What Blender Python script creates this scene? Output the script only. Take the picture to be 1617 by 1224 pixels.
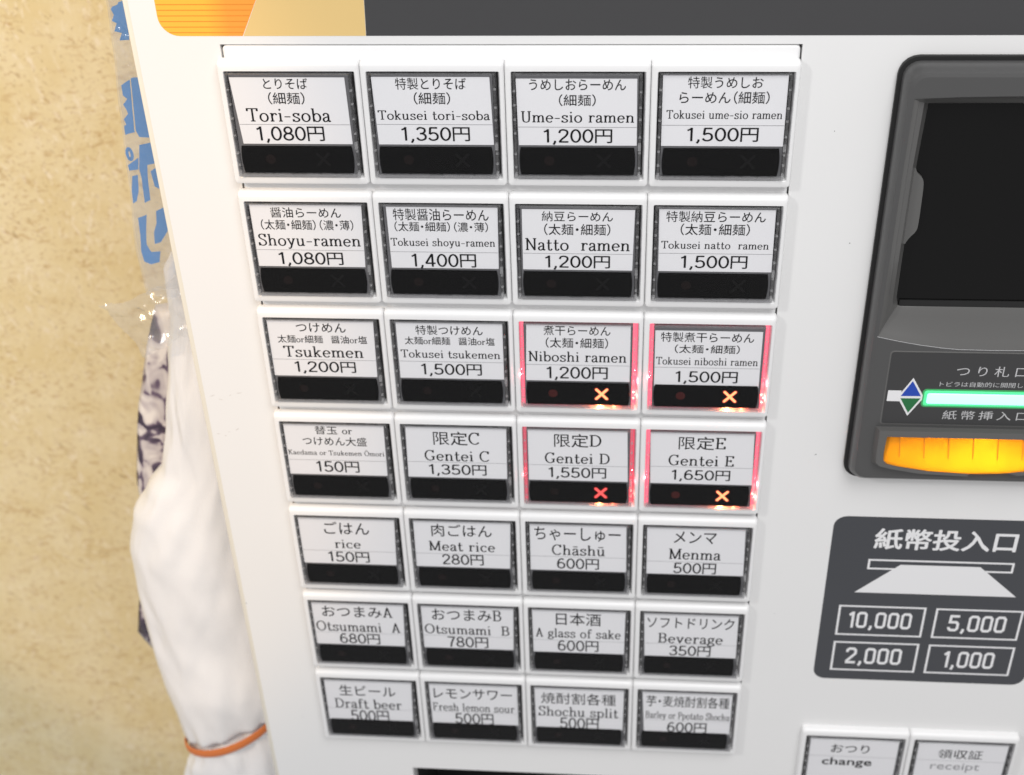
import bpy, bmesh, math, random
from mathutils import Vector, Matrix, noise

for _o in list(bpy.data.objects):
    bpy.data.objects.remove(_o)
random.seed(7)
SC = bpy.context.scene
COL = SC.collection

# ------------------------------------------------------------------ camera
cd = bpy.data.cameras.new('camera')
cam = bpy.data.objects.new('camera', cd)
COL.objects.link(cam)
RIGHT = Vector((0.99653, 0.07762, -0.0302))
FWD = Vector((-0.0809, 0.81569, -0.5728))
UP = Vector((-0.01983, 0.57325, 0.81914))
mw = Matrix.Identity(4)
for i in range(3):
    mw[i][0] = RIGHT[i]; mw[i][1] = UP[i]; mw[i][2] = -FWD[i]
mw.translation = Vector((0.125773, -0.394529, 0.159113))
cam.matrix_world = mw
cd.sensor_width = 36.0
cd.lens = 47.73
cd.clip_start = 0.01
cd.clip_end = 50
cd.dof.use_dof = True
cd.dof.focus_distance = 0.435
cd.dof.aperture_fstop = 15.0
SC.camera = cam

# ------------------------------------------------------------------ indoor light
W = bpy.data.worlds.new('World')
SC.world = W
W.use_nodes = True
bg = W.node_tree.nodes['Background']
bg.inputs[0].default_value = (1.0, 0.99, 1.0, 1)
bg.inputs[1].default_value = 0.44

def aim(o, target):
    o.rotation_euler = (Vector(target) - o.location).to_track_quat('-Z', 'Y').to_euler()

def area(name, loc, target, size, power, col):
    l = bpy.data.lights.new(name, 'AREA'); l.energy = power; l.size = size; l.color = col
    o = bpy.data.objects.new(name, l); COL.objects.link(o); o.location = loc; aim(o, target)
    return o

def spot(name, loc, target, power, col, deg, blend, rad):
    l = bpy.data.lights.new(name, 'SPOT'); l.energy = power; l.color = col
    l.spot_size = math.radians(deg); l.spot_blend = blend; l.shadow_soft_size = rad
    o = bpy.data.objects.new(name, l); COL.objects.link(o); o.location = loc; aim(o, target)
    return o

area('ceiling_panel_light', (-0.70, -0.70, 0.62), (0.10, 0.0, -0.12), 0.12, 2.9, (1.0, 0.99, 0.97))
area('ceiling_panel_light', (0.38, -0.60, 0.82), (0.14, 0.0, -0.10), 0.55, 6.6, (1.0, 0.993, 0.995))
spot('warm_shaped_spot', (-0.45, -0.85, 0.80), (-0.20, 0.0, 0.0), 24.0, (1.0, 0.66, 0.33), 20.6, 0.22, 0.02)  # warm light from the left; cone edge shaped to replace a person's cast shadow

SC.view_settings.view_transform = 'Standard'
SC.view_settings.look = 'None'
SC.view_settings.exposure = 0.27
SC.view_settings.gamma = 1.0
SC.view_settings.use_curve_mapping = False

# ------------------------------------------------------------------ materials
def mat(name, col, rough=0.5, metallic=0.0, spec=0.5, coat=0.0, emit=None, estr=0.0, bump=0.0, bscale=800.0, vary=0.0, vscale=30.0, sub=0.0):
    m = bpy.data.materials.new(name); m.use_nodes = True
    nt = m.node_tree; p = nt.nodes['Principled BSDF']
    p.inputs['Base Color'].default_value = (*col, 1)
    p.inputs['Roughness'].default_value = rough
    p.inputs['Metallic'].default_value = metallic
    p.inputs['Specular IOR Level'].default_value = spec
    p.inputs['Coat Weight'].default_value = coat
    if emit:
        p.inputs['Emission Color'].default_value = (*emit, 1)
        p.inputs['Emission Strength'].default_value = estr
    tc = None
    if bump or vary:
        tc = nt.nodes.new('ShaderNodeTexCoord')
    if bump:
        n = nt.nodes.new('ShaderNodeTexNoise'); n.inputs['Scale'].default_value = bscale; n.inputs['Detail'].default_value = 3
        b = nt.nodes.new('ShaderNodeBump'); b.inputs['Strength'].default_value = bump; b.inputs['Distance'].default_value = 0.0004
        nt.links.new(tc.outputs['Object'], n.inputs['Vector'])
        nt.links.new(n.outputs['Fac'], b.inputs['Height']); nt.links.new(b.outputs['Normal'], p.inputs['Normal'])
    if vary:
        n2 = nt.nodes.new('ShaderNodeTexNoise'); n2.inputs['Scale'].default_value = vscale; n2.inputs['Detail'].default_value = 5
        mx = nt.nodes.new('ShaderNodeMix'); mx.data_type = 'RGBA'
        mx.inputs[6].default_value = (*[c * (1 - vary) for c in col], 1); mx.inputs[7].default_value = (*[min(1, c * (1 + vary)) for c in col], 1)
        nt.links.new(tc.outputs['Object'], n2.inputs['Vector'])
        nt.links.new(n2.outputs['Fac'], mx.inputs[0]); nt.links.new(mx.outputs[2], p.inputs['Base Color'])
    return m

def clear_mat(name, tint, haze, gloss=0.06, rough=0.08, trans=0.0, sheen=0.3):
    """clear plastic without refraction: see-through + a little milky diffuse + gloss by fresnel"""
    m = bpy.data.materials.new(name); m.use_nodes = True
    nt = m.node_tree; nt.nodes.remove(nt.nodes['Principled BSDF']); out = nt.nodes['Material Output']
    t = nt.nodes.new('ShaderNodeBsdfTransparent'); t.inputs[0].default_value = (*tint, 1)
    d = nt.nodes.new('ShaderNodeBsdfDiffuse'); d.inputs[0].default_value = (0.8, 0.8, 0.8, 1)
    tl = nt.nodes.new('ShaderNodeBsdfTranslucent'); tl.inputs[0].default_value = (0.85, 0.85, 0.85, 1)
    mt = nt.nodes.new('ShaderNodeMixShader'); mt.inputs[0].default_value = trans
    nt.links.new(d.outputs[0], mt.inputs[1]); nt.links.new(tl.outputs[0], mt.inputs[2])
    m1 = nt.nodes.new('ShaderNodeMixShader'); m1.inputs[0].default_value = haze
    nt.links.new(t.outputs[0], m1.inputs[1]); nt.links.new(mt.outputs[0], m1.inputs[2])
    g = nt.nodes.new('ShaderNodeBsdfGlossy'); g.inputs['Roughness'].default_value = rough
    lw = nt.nodes.new('ShaderNodeLayerWeight'); lw.inputs[0].default_value = 0.5
    pw = nt.nodes.new('ShaderNodeMath'); pw.operation = 'POWER'; pw.inputs[1].default_value = 3.5
    nt.links.new(lw.outputs['Facing'], pw.inputs[0])
    ml = nt.nodes.new('ShaderNodeMath'); ml.operation = 'MULTIPLY_ADD'; ml.inputs[1].default_value = sheen; ml.inputs[2].default_value = gloss
    ml.use_clamp = True
    nt.links.new(pw.outputs[0], ml.inputs[0])
    m2 = nt.nodes.new('ShaderNodeMixShader')
    nt.links.new(ml.outputs[0], m2.inputs[0]); nt.links.new(m1.outputs[0], m2.inputs[1]); nt.links.new(g.outputs[0], m2.inputs[2])
    nt.links.new(m2.outputs[0], out.inputs[0])
    return m

M = {}
M['panel'] = mat('painted_white_steel', (0.80, 0.80, 0.795), 0.36, bump=0.04, bscale=1800, vary=0.022, vscale=11)
M['frame'] = mat('white_moulded_plastic', (0.82, 0.82, 0.82), 0.33, bump=0.02, bscale=1500)
M['gap'] = mat('black_gap', (0.012, 0.012, 0.012), 0.7)
M['pocket'] = mat('grey_button_pocket', (0.035, 0.035, 0.035), 0.6)
M['backing'] = mat('grey_backing', (0.13, 0.13, 0.135), 0.5)
M['paper'] = mat('white_paper', (0.80, 0.80, 0.805), 0.75, bump=0.05, bscale=2500, vary=0.01, vscale=60)
M['ink'] = mat('black_ink', (0.008, 0.008, 0.009), 0.7, spec=0.15)
M['line'] = mat('grey_ink_and_slip_shade', (0.30, 0.30, 0.31), 0.7)  # faint lettering, and the painted shade along the slip edges
M['bar'] = mat('black_smoked_window', (0.004, 0.004, 0.004), 0.18, spec=0.13)
M['dim_cross'] = mat('unlit_cross', (0.0062, 0.006, 0.006), 0.3, spec=0.15)
M['dim_dot'] = mat('unlit_red_dot', (0.0095, 0.0062, 0.0058), 0.3, spec=0.15)
M['dot_red'] = mat('dark_red_dot', (0.055, 0.012, 0.011), 0.4, spec=0.15)
M['cross_hot'] = mat('lit_cross_orange', (0.1, 0.02, 0.01), 0.5, emit=(1.0, 0.36, 0.15), estr=1.7)
M['cross_halo'] = mat('painted_red_glow', (0.05, 0.005, 0.004), 0.5, emit=(1.0, 0.03, 0.015), estr=0.35)  # emissive red halo, the cross's glow painted as a wider shape
M['cross_red'] = mat('lit_cross_red', (0.1, 0.02, 0.01), 0.5, emit=(1.0, 0.10, 0.10), estr=1.1)
M['pane'] = clear_mat('clear_cap', (0.985, 0.985, 0.99), 0.0005, 0.003, 0.05, 0.0, 0.05)
M['rim'] = clear_mat('clear_cap_rim', (0.92, 0.92, 0.93), 0.045, 0.09, 0.10, 0.5)
M['guide'] = mat('lit_red_light_guide', (0.5, 0.05, 0.06), 0.5, emit=(1.0, 0.12, 0.20), estr=1.35)
M['guide_dim'] = mat('dim_red_light_guide', (0.5, 0.05, 0.06), 0.5, emit=(1.0, 0.10, 0.18), estr=0.65)
M['rib_dark'] = mat('dark_rib', (0.02, 0.02, 0.022), 0.35)
M['rib_light'] = clear_mat('clear_rib', (0.92, 0.92, 0.92), 0.30, 0.12, 0.2, 0.4)
M['grey'] = mat('grey_abs', (0.074, 0.074, 0.074), 0.32, bump=0.10, bscale=2600)
M['grey_smooth'] = mat('grey_abs_smooth', (0.105, 0.104, 0.101), 0.28, coat=0.3)
M['gasket'] = mat('black_rubber', (0.008, 0.008, 0.008), 0.6)
M['screen'] = mat('black_screen', (0.004, 0.004, 0.004), 0.10, spec=0.22)
M['plate'] = mat('dark_grey_plate', (0.040, 0.040, 0.041), 0.35)
M['print'] = mat('pale_grey_print', (0.52, 0.52, 0.53), 0.6)
M['white_print'] = mat('white_print', (0.80, 0.80, 0.81), 0.55)
M['sign'] = mat('charcoal_sign', (0.046, 0.049, 0.057), 0.28, coat=0.15, vary=0.06, vscale=25)
M['blue_mark'] = mat('blue_mark', (0.012, 0.06, 0.42), 0.5)
M['green_mark'] = mat('green_mark', (0.012, 0.15, 0.045), 0.5)
M['glow'] = mat('mint_light_bar', (0.15, 0.45, 0.35), 0.4, emit=(0.40, 1.0, 0.74), estr=1.30)
M['glow_edge'] = mat('painted_green_glow_edge', (0.1, 0.6, 0.25), 0.4, emit=(0.05, 0.9, 0.34), estr=0.42)  # emissive ring painting the bar's green glow, not a lamp itself
M['glow_outer'] = mat('painted_green_glow_fringe', (0.05, 0.3, 0.1), 0.4, emit=(0.01, 0.6, 0.14), estr=0.12)  # weaker outer ring of the painted green glow
def tray_mat():
    m = bpy.data.materials.new('orange_translucent_plastic'); m.use_nodes = True
    nt = m.node_tree; p = nt.nodes['Principled BSDF']; p.inputs['Base Color'].default_value = (0.86, 0.34, 0.01, 1); p.inputs['Roughness'].default_value = 0.28
    t = nt.nodes.new('ShaderNodeBsdfTranslucent'); t.inputs[0].default_value = (1.0, 0.46, 0.01, 1)
    x = nt.nodes.new('ShaderNodeMixShader'); x.inputs[0].default_value = 0.5
    nt.links.new(p.outputs[0], x.inputs[1]); nt.links.new(t.outputs[0], x.inputs[2]); nt.links.new(x.outputs[0], nt.nodes['Material Output'].inputs[0])
    return m
M['tray'] = tray_mat()
M['tray_rib'] = mat('orange_rib', (0.80, 0.30, 0.008), 0.4)
M['trim'] = mat('yellowed_edge_trim', (0.74, 0.71, 0.62), 0.4)
M['banner_grey'] = mat('charcoal_banner', (0.050, 0.050, 0.052), 0.40, bump=0.02)
M['banner_cream'] = mat('cream_banner', (0.76, 0.54, 0.22), 0.4)
M['banner_orange'] = mat('orange_banner', (0.93, 0.42, 0.045), 0.4)
M['banner_line'] = mat('dark_orange_line', (0.70, 0.24, 0.02), 0.4)
M['blue_ink'] = mat('blue_bag_ink', (0.02, 0.22, 0.60), 0.35, vary=0.12, vscale=120)
M['film'] = clear_mat('clear_film', (0.97, 0.97, 0.98), 0.13, 0.12, 0.16, 0.3)
M['crumple'] = clear_mat('crumpled_film', (0.98, 0.98, 0.98), 0.13, 0.14, 0.16, 0.3)
M['band'] = mat('orange_elastic', (0.62, 0.17, 0.035), 0.55)
M['scuff'] = mat('grey_scuff', (0.55, 0.52, 0.49), 0.8)
M['speck'] = mat('dark_speck', (0.18, 0.18, 0.18), 0.8)

def orange_gradient():
    m = M['banner_orange']; nt = m.node_tree; p = nt.nodes['Principled BSDF']
    tc = nt.nodes.new('ShaderNodeTexCoord'); sp = nt.nodes.new('ShaderNodeSeparateXYZ')
    mr = nt.nodes.new('ShaderNodeMapRange'); mr.inputs[1].default_value = -0.004; mr.inputs[2].default_value = 0.003
    mx = nt.nodes.new('ShaderNodeMix'); mx.data_type = 'RGBA'
    mx.inputs[6].default_value = (0.95, 0.47, 0.05, 1); mx.inputs[7].default_value = (0.93, 0.34, 0.045, 1)
    nt.links.new(tc.outputs['Object'], sp.inputs[0]); nt.links.new(sp.outputs[0], mr.inputs[0])
    nt.links.new(mr.outputs[0], mx.inputs[0]); nt.links.new(mx.outputs[2], p.inputs['Base Color'])
orange_gradient()

def wall_mat():
    m = bpy.data.materials.new('straw_flecked_wall'); m.use_nodes = True
    nt = m.node_tree; p = nt.nodes['Principled BSDF']; p.inputs['Roughness'].default_value = 0.85
    tc = nt.nodes.new('ShaderNodeTexCoord')
    def nz(scale, detail, vec=None, rough=0.55):
        n = nt.nodes.new('ShaderNodeTexNoise'); n.inputs['Scale'].default_value = scale
        n.inputs['Detail'].default_value = detail; n.inputs['Roughness'].default_value = rough
        nt.links.new(vec if vec else tc.outputs['Object'], n.inputs['Vector']); return n.outputs['Fac']
    def ramp(fac, lo, hi):
        r = nt.nodes.new('ShaderNodeMapRange'); r.inputs[1].default_value = lo; r.inputs[2].default_value = hi
        r.interpolation_type = 'SMOOTHSTEP'
        nt.links.new(fac, r.inputs[0]); return r.outputs[0]
    def mul(a, k):
        x = nt.nodes.new('ShaderNodeMath'); x.operation = 'MULTIPLY'
        nt.links.new(a, x.inputs[0])
        if isinstance(k, float): x.inputs[1].default_value = k
        else: nt.links.new(k, x.inputs[1])
        return x.outputs[0]
    def mixc(fac, a, b):
        x = nt.nodes.new('ShaderNodeMix'); x.data_type = 'RGBA'
        nt.links.new(fac, x.inputs[0])
        if isinstance(a, tuple): x.inputs[6].default_value = (*a, 1)
        else: nt.links.new(a, x.inputs[6])
        x.inputs[7].default_value = (*b, 1)
        return x.outputs[2]
    col = mixc(ramp(nz(35, 4), 0.3, 0.7), (0.73, 0.60, 0.33), (0.79, 0.68, 0.43))
    hgt = None
    warp = nt.nodes.new('ShaderNodeTexNoise'); warp.inputs['Scale'].default_value = 60
    nt.links.new(tc.outputs['Object'], warp.inputs['Vector'])
    wm = nt.nodes.new('ShaderNodeVectorMath'); wm.operation = 'SCALE'; wm.inputs['Scale'].default_value = 0.005
    nt.links.new(warp.outputs['Color'], wm.inputs[0])
    wa = nt.nodes.new('ShaderNodeVectorMath'); wa.operation = 'ADD'
    nt.links.new(tc.outputs['Object'], wa.inputs[0]); nt.links.new(wm.outputs[0], wa.inputs[1])
    layers = [(20, (0.50, 0.33, 0.14), 0.55, 0.64, 0.58), (75, (0.86, 0.76, 0.58), 0.55, 0.66, 0.75), (-35, (0.44, 0.28, 0.12), 0.57, 0.66, 0.58),
              (-70, (0.87, 0.77, 0.60), 0.56, 0.67, 0.70), (130, (0.34, 0.22, 0.10), 0.61, 0.70, 0.62), (5, (0.54, 0.37, 0.17), 0.55, 0.64, 0.52)]
    for k, (ang, c, lo, hi, amt) in enumerate(layers):
        mp = nt.nodes.new('ShaderNodeMapping')
        mp.inputs['Rotation'].default_value = (0, math.radians(ang), 0)
        mp.inputs['Location'].default_value = (k * 3.1, k * 1.7, k * 2.3)
        nt.links.new(wa.outputs[0], mp.inputs['Vector'])
        mp2 = nt.nodes.new('ShaderNodeMapping'); mp2.inputs['Scale'].default_value = (0.42, 1, 1.15)
        nt.links.new(mp.outputs[0], mp2.inputs['Vector'])
        f = ramp(nz(400 - 30 * k, 4, mp2.outputs[0], 0.65), lo, hi)
        g = ramp(nz(26 + 5*k, 2), 0.36, 0.60)
        col = mixc(mul(mul(f, amt), g), col, c)
    spk = ramp(nz(380, 2), 0.60, 0.72)
    col = mixc(mul(spk, 0.5), col, (0.40, 0.27, 0.13))
    nt.links.new(col, p.inputs['Base Color'])
    b = nt.nodes.new('ShaderNodeBump'); b.inputs['Strength'].default_value = 0.25; b.inputs['Distance'].default_value = 0.001
    nt.links.new(nz(260, 4), b.inputs['Height']); nt.links.new(b.outputs['Normal'], p.inputs['Normal'])
    return m
M['wall'] = wall_mat()

def white_bag_mat():
    m = bpy.data.materials.new('white_thin_plastic'); m.use_nodes = True
    nt = m.node_tree; p = nt.nodes['Principled BSDF']
    p.inputs['Base Color'].default_value = (0.90, 0.90, 0.91, 1); p.inputs['Roughness'].default_value = 0.32
    tc = nt.nodes.new('ShaderNodeTexCoord'); mp = nt.nodes.new('ShaderNodeMapping'); mp.inputs['Scale'].default_value = (1, 1, 0.35)
    mp.inputs['Rotation'].default_value = (0, 0.35, 0)
    n = nt.nodes.new('ShaderNodeTexNoise'); n.inputs['Scale'].default_value = 34; n.inputs['Detail'].default_value = 2; n.inputs['Distortion'].default_value = 0.8; p.inputs['Coat Weight'].default_value = 0.25; p.inputs['Coat Roughness'].default_value = 0.15
    b = nt.nodes.new('ShaderNodeBump'); b.inputs['Strength'].default_value = 0.6; b.inputs['Distance'].default_value = 0.005
    nt.links.new(tc.outputs['Object'], mp.inputs[0]); nt.links.new(mp.outputs[0], n.inputs['Vector'])
    n3 = nt.nodes.new('ShaderNodeTexNoise'); n3.noise_type = 'RIDGED_MULTIFRACTAL'; n3.inputs['Scale'].default_value = 26; n3.inputs['Detail'].default_value = 3; n3.inputs['Distortion'].default_value = 0.5
    nt.links.new(mp.outputs[0], n3.inputs['Vector'])
    ad = nt.nodes.new('ShaderNodeMath'); ad.operation = 'MULTIPLY_ADD'; ad.inputs[1].default_value = 0.55
    nt.links.new(n3.outputs['Fac'], ad.inputs[0]); nt.links.new(n.outputs['Fac'], ad.inputs[2])
    nt.links.new(ad.outputs[0], b.inputs['Height']); nt.links.new(b.outputs['Normal'], p.inputs['Normal'])
    tl = nt.nodes.new('ShaderNodeBsdfTranslucent'); tl.inputs[0].default_value = (0.9, 0.9, 0.9, 1); nt.links.new(b.outputs['Normal'], tl.inputs['Normal'])
    x = nt.nodes.new('ShaderNodeMixShader'); x.inputs[0].default_value = 0.10
    nt.links.new(p.outputs[0], x.inputs[1]); nt.links.new(tl.outputs[0], x.inputs[2]); nt.links.new(x.outputs[0], nt.nodes['Material Output'].inputs[0])
    return m
M['bag'] = white_bag_mat()

def pack_mat():
    m = bpy.data.materials.new('printed_wrapper'); m.use_nodes = True
    nt = m.node_tree; p = nt.nodes['Principled BSDF']; p.inputs['Roughness'].default_value = 0.25
    tc = nt.nodes.new('ShaderNodeTexCoord'); mp = nt.nodes.new('ShaderNodeMapping')
    mp.inputs['Rotation'].default_value = (0, -0.6, 0); mp.inputs['Scale'].default_value = (1.0, 1, 0.55)
    n = nt.nodes.new('ShaderNodeTexNoise'); n.inputs['Scale'].default_value = 75; n.inputs['Detail'].default_value = 2; n.inputs['Distortion'].default_value = 1.6
    r = nt.nodes.new('ShaderNodeValToRGB'); r.color_ramp.interpolation = 'LINEAR'
    e = r.color_ramp.elements
    e[0].position = 0.40; e[0].color = (0.045, 0.03, 0.055, 1)
    e[1].position = 0.66; e[1].color = (0.78, 0.73, 0.69, 1)
    x = e.new(0.475); x.color = (0.14, 0.10, 0.15, 1)
    x = e.new(0.51); x.color = (0.50, 0.45, 0.46, 1)
    nt.links.new(tc.outputs['Object'], mp.inputs[0]); nt.links.new(mp.outputs[0], n.inputs['Vector'])
    nt.links.new(n.outputs['Fac'], r.inputs[0]); nt.links.new(r.outputs[0], p.inputs['Base Color'])
    return m
M['pack'] = pack_mat()

# ------------------------------------------------------------------ mesh helpers (millimetres in, metres out)
S = 0.001
class MB:
    def __init__(self): self.v = []; self.f = []; self.mi = []
    def add(self, verts, faces, mi=0):
        n = len(self.v); self.v += [tuple(q) for q in verts]
        self.f += [tuple(i + n for i in f) for f in faces]; self.mi += [mi] * len(faces)
        return self
    def box(self, x0, x1, y0, y1, z0, z1, mi=0):
        return self.add([(x0,y0,z0),(x1,y0,z0),(x1,y1,z0),(x0,y1,z0),(x0,y0,z1),(x1,y0,z1),(x1,y1,z1),(x0,y1,z1)],
                        [(3,2,1,0),(4,5,6,7),(0,1,5,4),(1,2,6,5),(2,3,7,6),(3,0,4,7)], mi)
    def prism(self, pts, y0, y1, mi=0):
        """pts (x,z) outline, y0 nearer the viewer"""
        a = sum(pts[i][0]*pts[(i+1)%len(pts)][1] - pts[(i+1)%len(pts)][0]*pts[i][1] for i in range(len(pts)))
        if a < 0: pts = pts[::-1]
        n = len(pts)
        vs = [(x, y0, z) for x, z in pts] + [(x, y1, z) for x, z in pts]
        fs = [tuple(range(n)), tuple(range(2*n-1, n-1, -1))]
        fs += [(i+n, (i+1)%n+n, (i+1)%n, i) for i in range(n)]
        return self.add(vs, fs, mi)
    def loft(self, loops, cap0=False, cap1=False, mi=0, close=False):
        n = len(loops[0]); vs = [p for l in loops for p in l]; fs = []
        m = len(loops); rng = m if close else m - 1
        for k in range(rng):
            a = k*n; b = ((k+1) % m)*n
            for i in range(n):
                j = (i+1) % n
                fs.append((a+i, a+j, b+j, b+i))
        if cap0: fs.append(tuple(range(n-1, -1, -1)))
        if cap1: fs.append(tuple(range((m-1)*n, m*n)))
        return self.add(vs, fs, mi)
    def build(self, name, mats, parent=None, loc=(0,0,0), smooth=False, sharp=40):
        me = self.mesh(name, mats, smooth, sharp)
        return obj(name, me, parent, loc)
    def mesh(self, name, mats, smooth=False, sharp=40):
        me = bpy.data.meshes.new(name)
        me.from_pydata([(x*S, y*S, z*S) for x, y, z in self.v], [], self.f)
        for q in (mats if isinstance(mats, (list, tuple)) else [mats]): me.materials.append(M[q])
        me.polygons.foreach_set('material_index', self.mi)
        if smooth:
            bm = bmesh.new(); bm.from_mesh(me)
            bmesh.ops.remove_doubles(bm, verts=bm.verts, dist=1e-7)
            bmesh.ops.recalc_face_normals(bm, faces=bm.faces)
            for f in bm.faces: f.smooth = True
            for e in bm.edges:
                if len(e.link_faces) == 2 and e.calc_face_angle(0) > math.radians(sharp): e.smooth = False
            bm.to_mesh(me); bm.free()
        me.update()
        return me

def obj(name, me, parent=None, loc=(0,0,0)):
    o = bpy.data.objects.new(name, me); COL.objects.link(o)
    o.location = Vector(loc) * S
    if parent: o.parent = parent
    return o

def rrect(x0, x1, z0, z1, r, y, n=5):
    """rounded rectangle loop seen from the front, anticlockwise"""
    pts = []
    for cx, cz, a in ((x1-r, z1-r, 0), (x0+r, z1-r, 90), (x0+r, z0+r, 180), (x1-r, z0+r, 270)):
        for k in range(n+1):
            t = math.radians(a + 90*k/n)
            pts.append((cx + r*math.cos(t), y, cz + r*math.sin(t)))
    return pts

def rr2(x0, x1, z0, z1, r, n=5):
    return [(p[0], p[2]) for p in rrect(x0, x1, z0, z1, r, 0, n)]

# ------------------------------------------------------------------ lettering
def _from_curve(body, ky=1.0, off=0.0, spacing=1.0):
    c = bpy.data.curves.new('t', 'FONT'); c.body = body; c.size = 1; c.resolution_u = 3; c.space_character = spacing
    o = bpy.data.objects.new('t', c); COL.objects.link(o)
    dg = bpy.context.evaluated_depsgraph_get()
    if off == 0.0:
        me = bpy.data.meshes.new_from_object(o.evaluated_get(dg))
    else:
        cu = o.to_curve(dg).copy()
        for s in cu.splines:
            for p in s.bezier_points:
                p.handle_left_type = 'FREE'; p.handle_right_type = 'FREE'
            for p in s.bezier_points:
                for a in ('co', 'handle_left', 'handle_right'):
                    v = getattr(p, a).copy(); v.y *= ky; setattr(p, a, v)
        cu.offset = off; cu.dimensions = '2D'; cu.fill_mode = 'FRONT'; cu.resolution_u = 3
        o2 = bpy.data.objects.new('t', cu); COL.objects.link(o2)
        dg = bpy.context.evaluated_depsgraph_get()
        me = bpy.data.meshes.new_from_object(o2.evaluated_get(dg))
        bpy.data.objects.remove(o2); bpy.data.curves.remove(cu)
    if off == 0.0: ky = 1.0
    vs = [(v.co.x, v.co.y / ky) for v in me.vertices]; fs = [tuple(p.vertices) for p in me.polygons]
    bpy.data.objects.remove(o); bpy.data.curves.remove(c); bpy.data.meshes.remove(me)
    return vs, fs

DENSE = set('製麺醤濃薄煮替盛限種焼割酎特納領幣麦証')
_J = {}
def glyph_j(ch):
    if ch not in _J:
        _J[ch] = _from_curve(ch, 1.0, 0.0 if ch in DENSE else 0.0042)
    return _J[ch]

# a light slab-serif latin drawn with a flat elliptical pen
PA, PB = 0.064, 0.036
X = 0.64
def arc(cx, cy, rx, ry, a0, a1, n=14):
    return [(cx + rx*math.cos(math.radians(a0 + (a1-a0)*k/n)), cy + ry*math.sin(math.radians(a0 + (a1-a0)*k/n))) for k in range(n+1)]
def crv(pts, n=5):
    out = []
    P = [pts[0]] + list(pts) + [pts[-1]]
    for i in range(1, len(P)-2):
        for k in range(n):
            t = k/n
            q = []
            for d in (0, 1):
                a, b, c, e = P[i-1][d], P[i][d], P[i+1][d], P[i+2][d]
                q.append(0.5*(2*b + (c-a)*t + (2*a-5*b+4*c-e)*t*t + (3*b-a-3*c+e)*t**3))
            out.append(tuple(q))
    out.append(tuple(pts[-1])); return out
def V(x, y0, y1): return [(x, y0), (x, y1)]
def H(x0, x1, y): return [(x0, y), (x1, y)]
def foot(x, y=0.0, w=0.13): return H(x-w, x+w, y + PB)
def head(x, y, w=0.12): return H(x-w, x+PA, y - PB)
def DOT(x, y, r=0.065): return ('dot', x, y, r)
_arch = lambda x0, x1: crv([(x0, .40), (x0+.08, .55), (x0+.21, X-.03), (x1-.03, .55), (x1, .40)])
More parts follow.
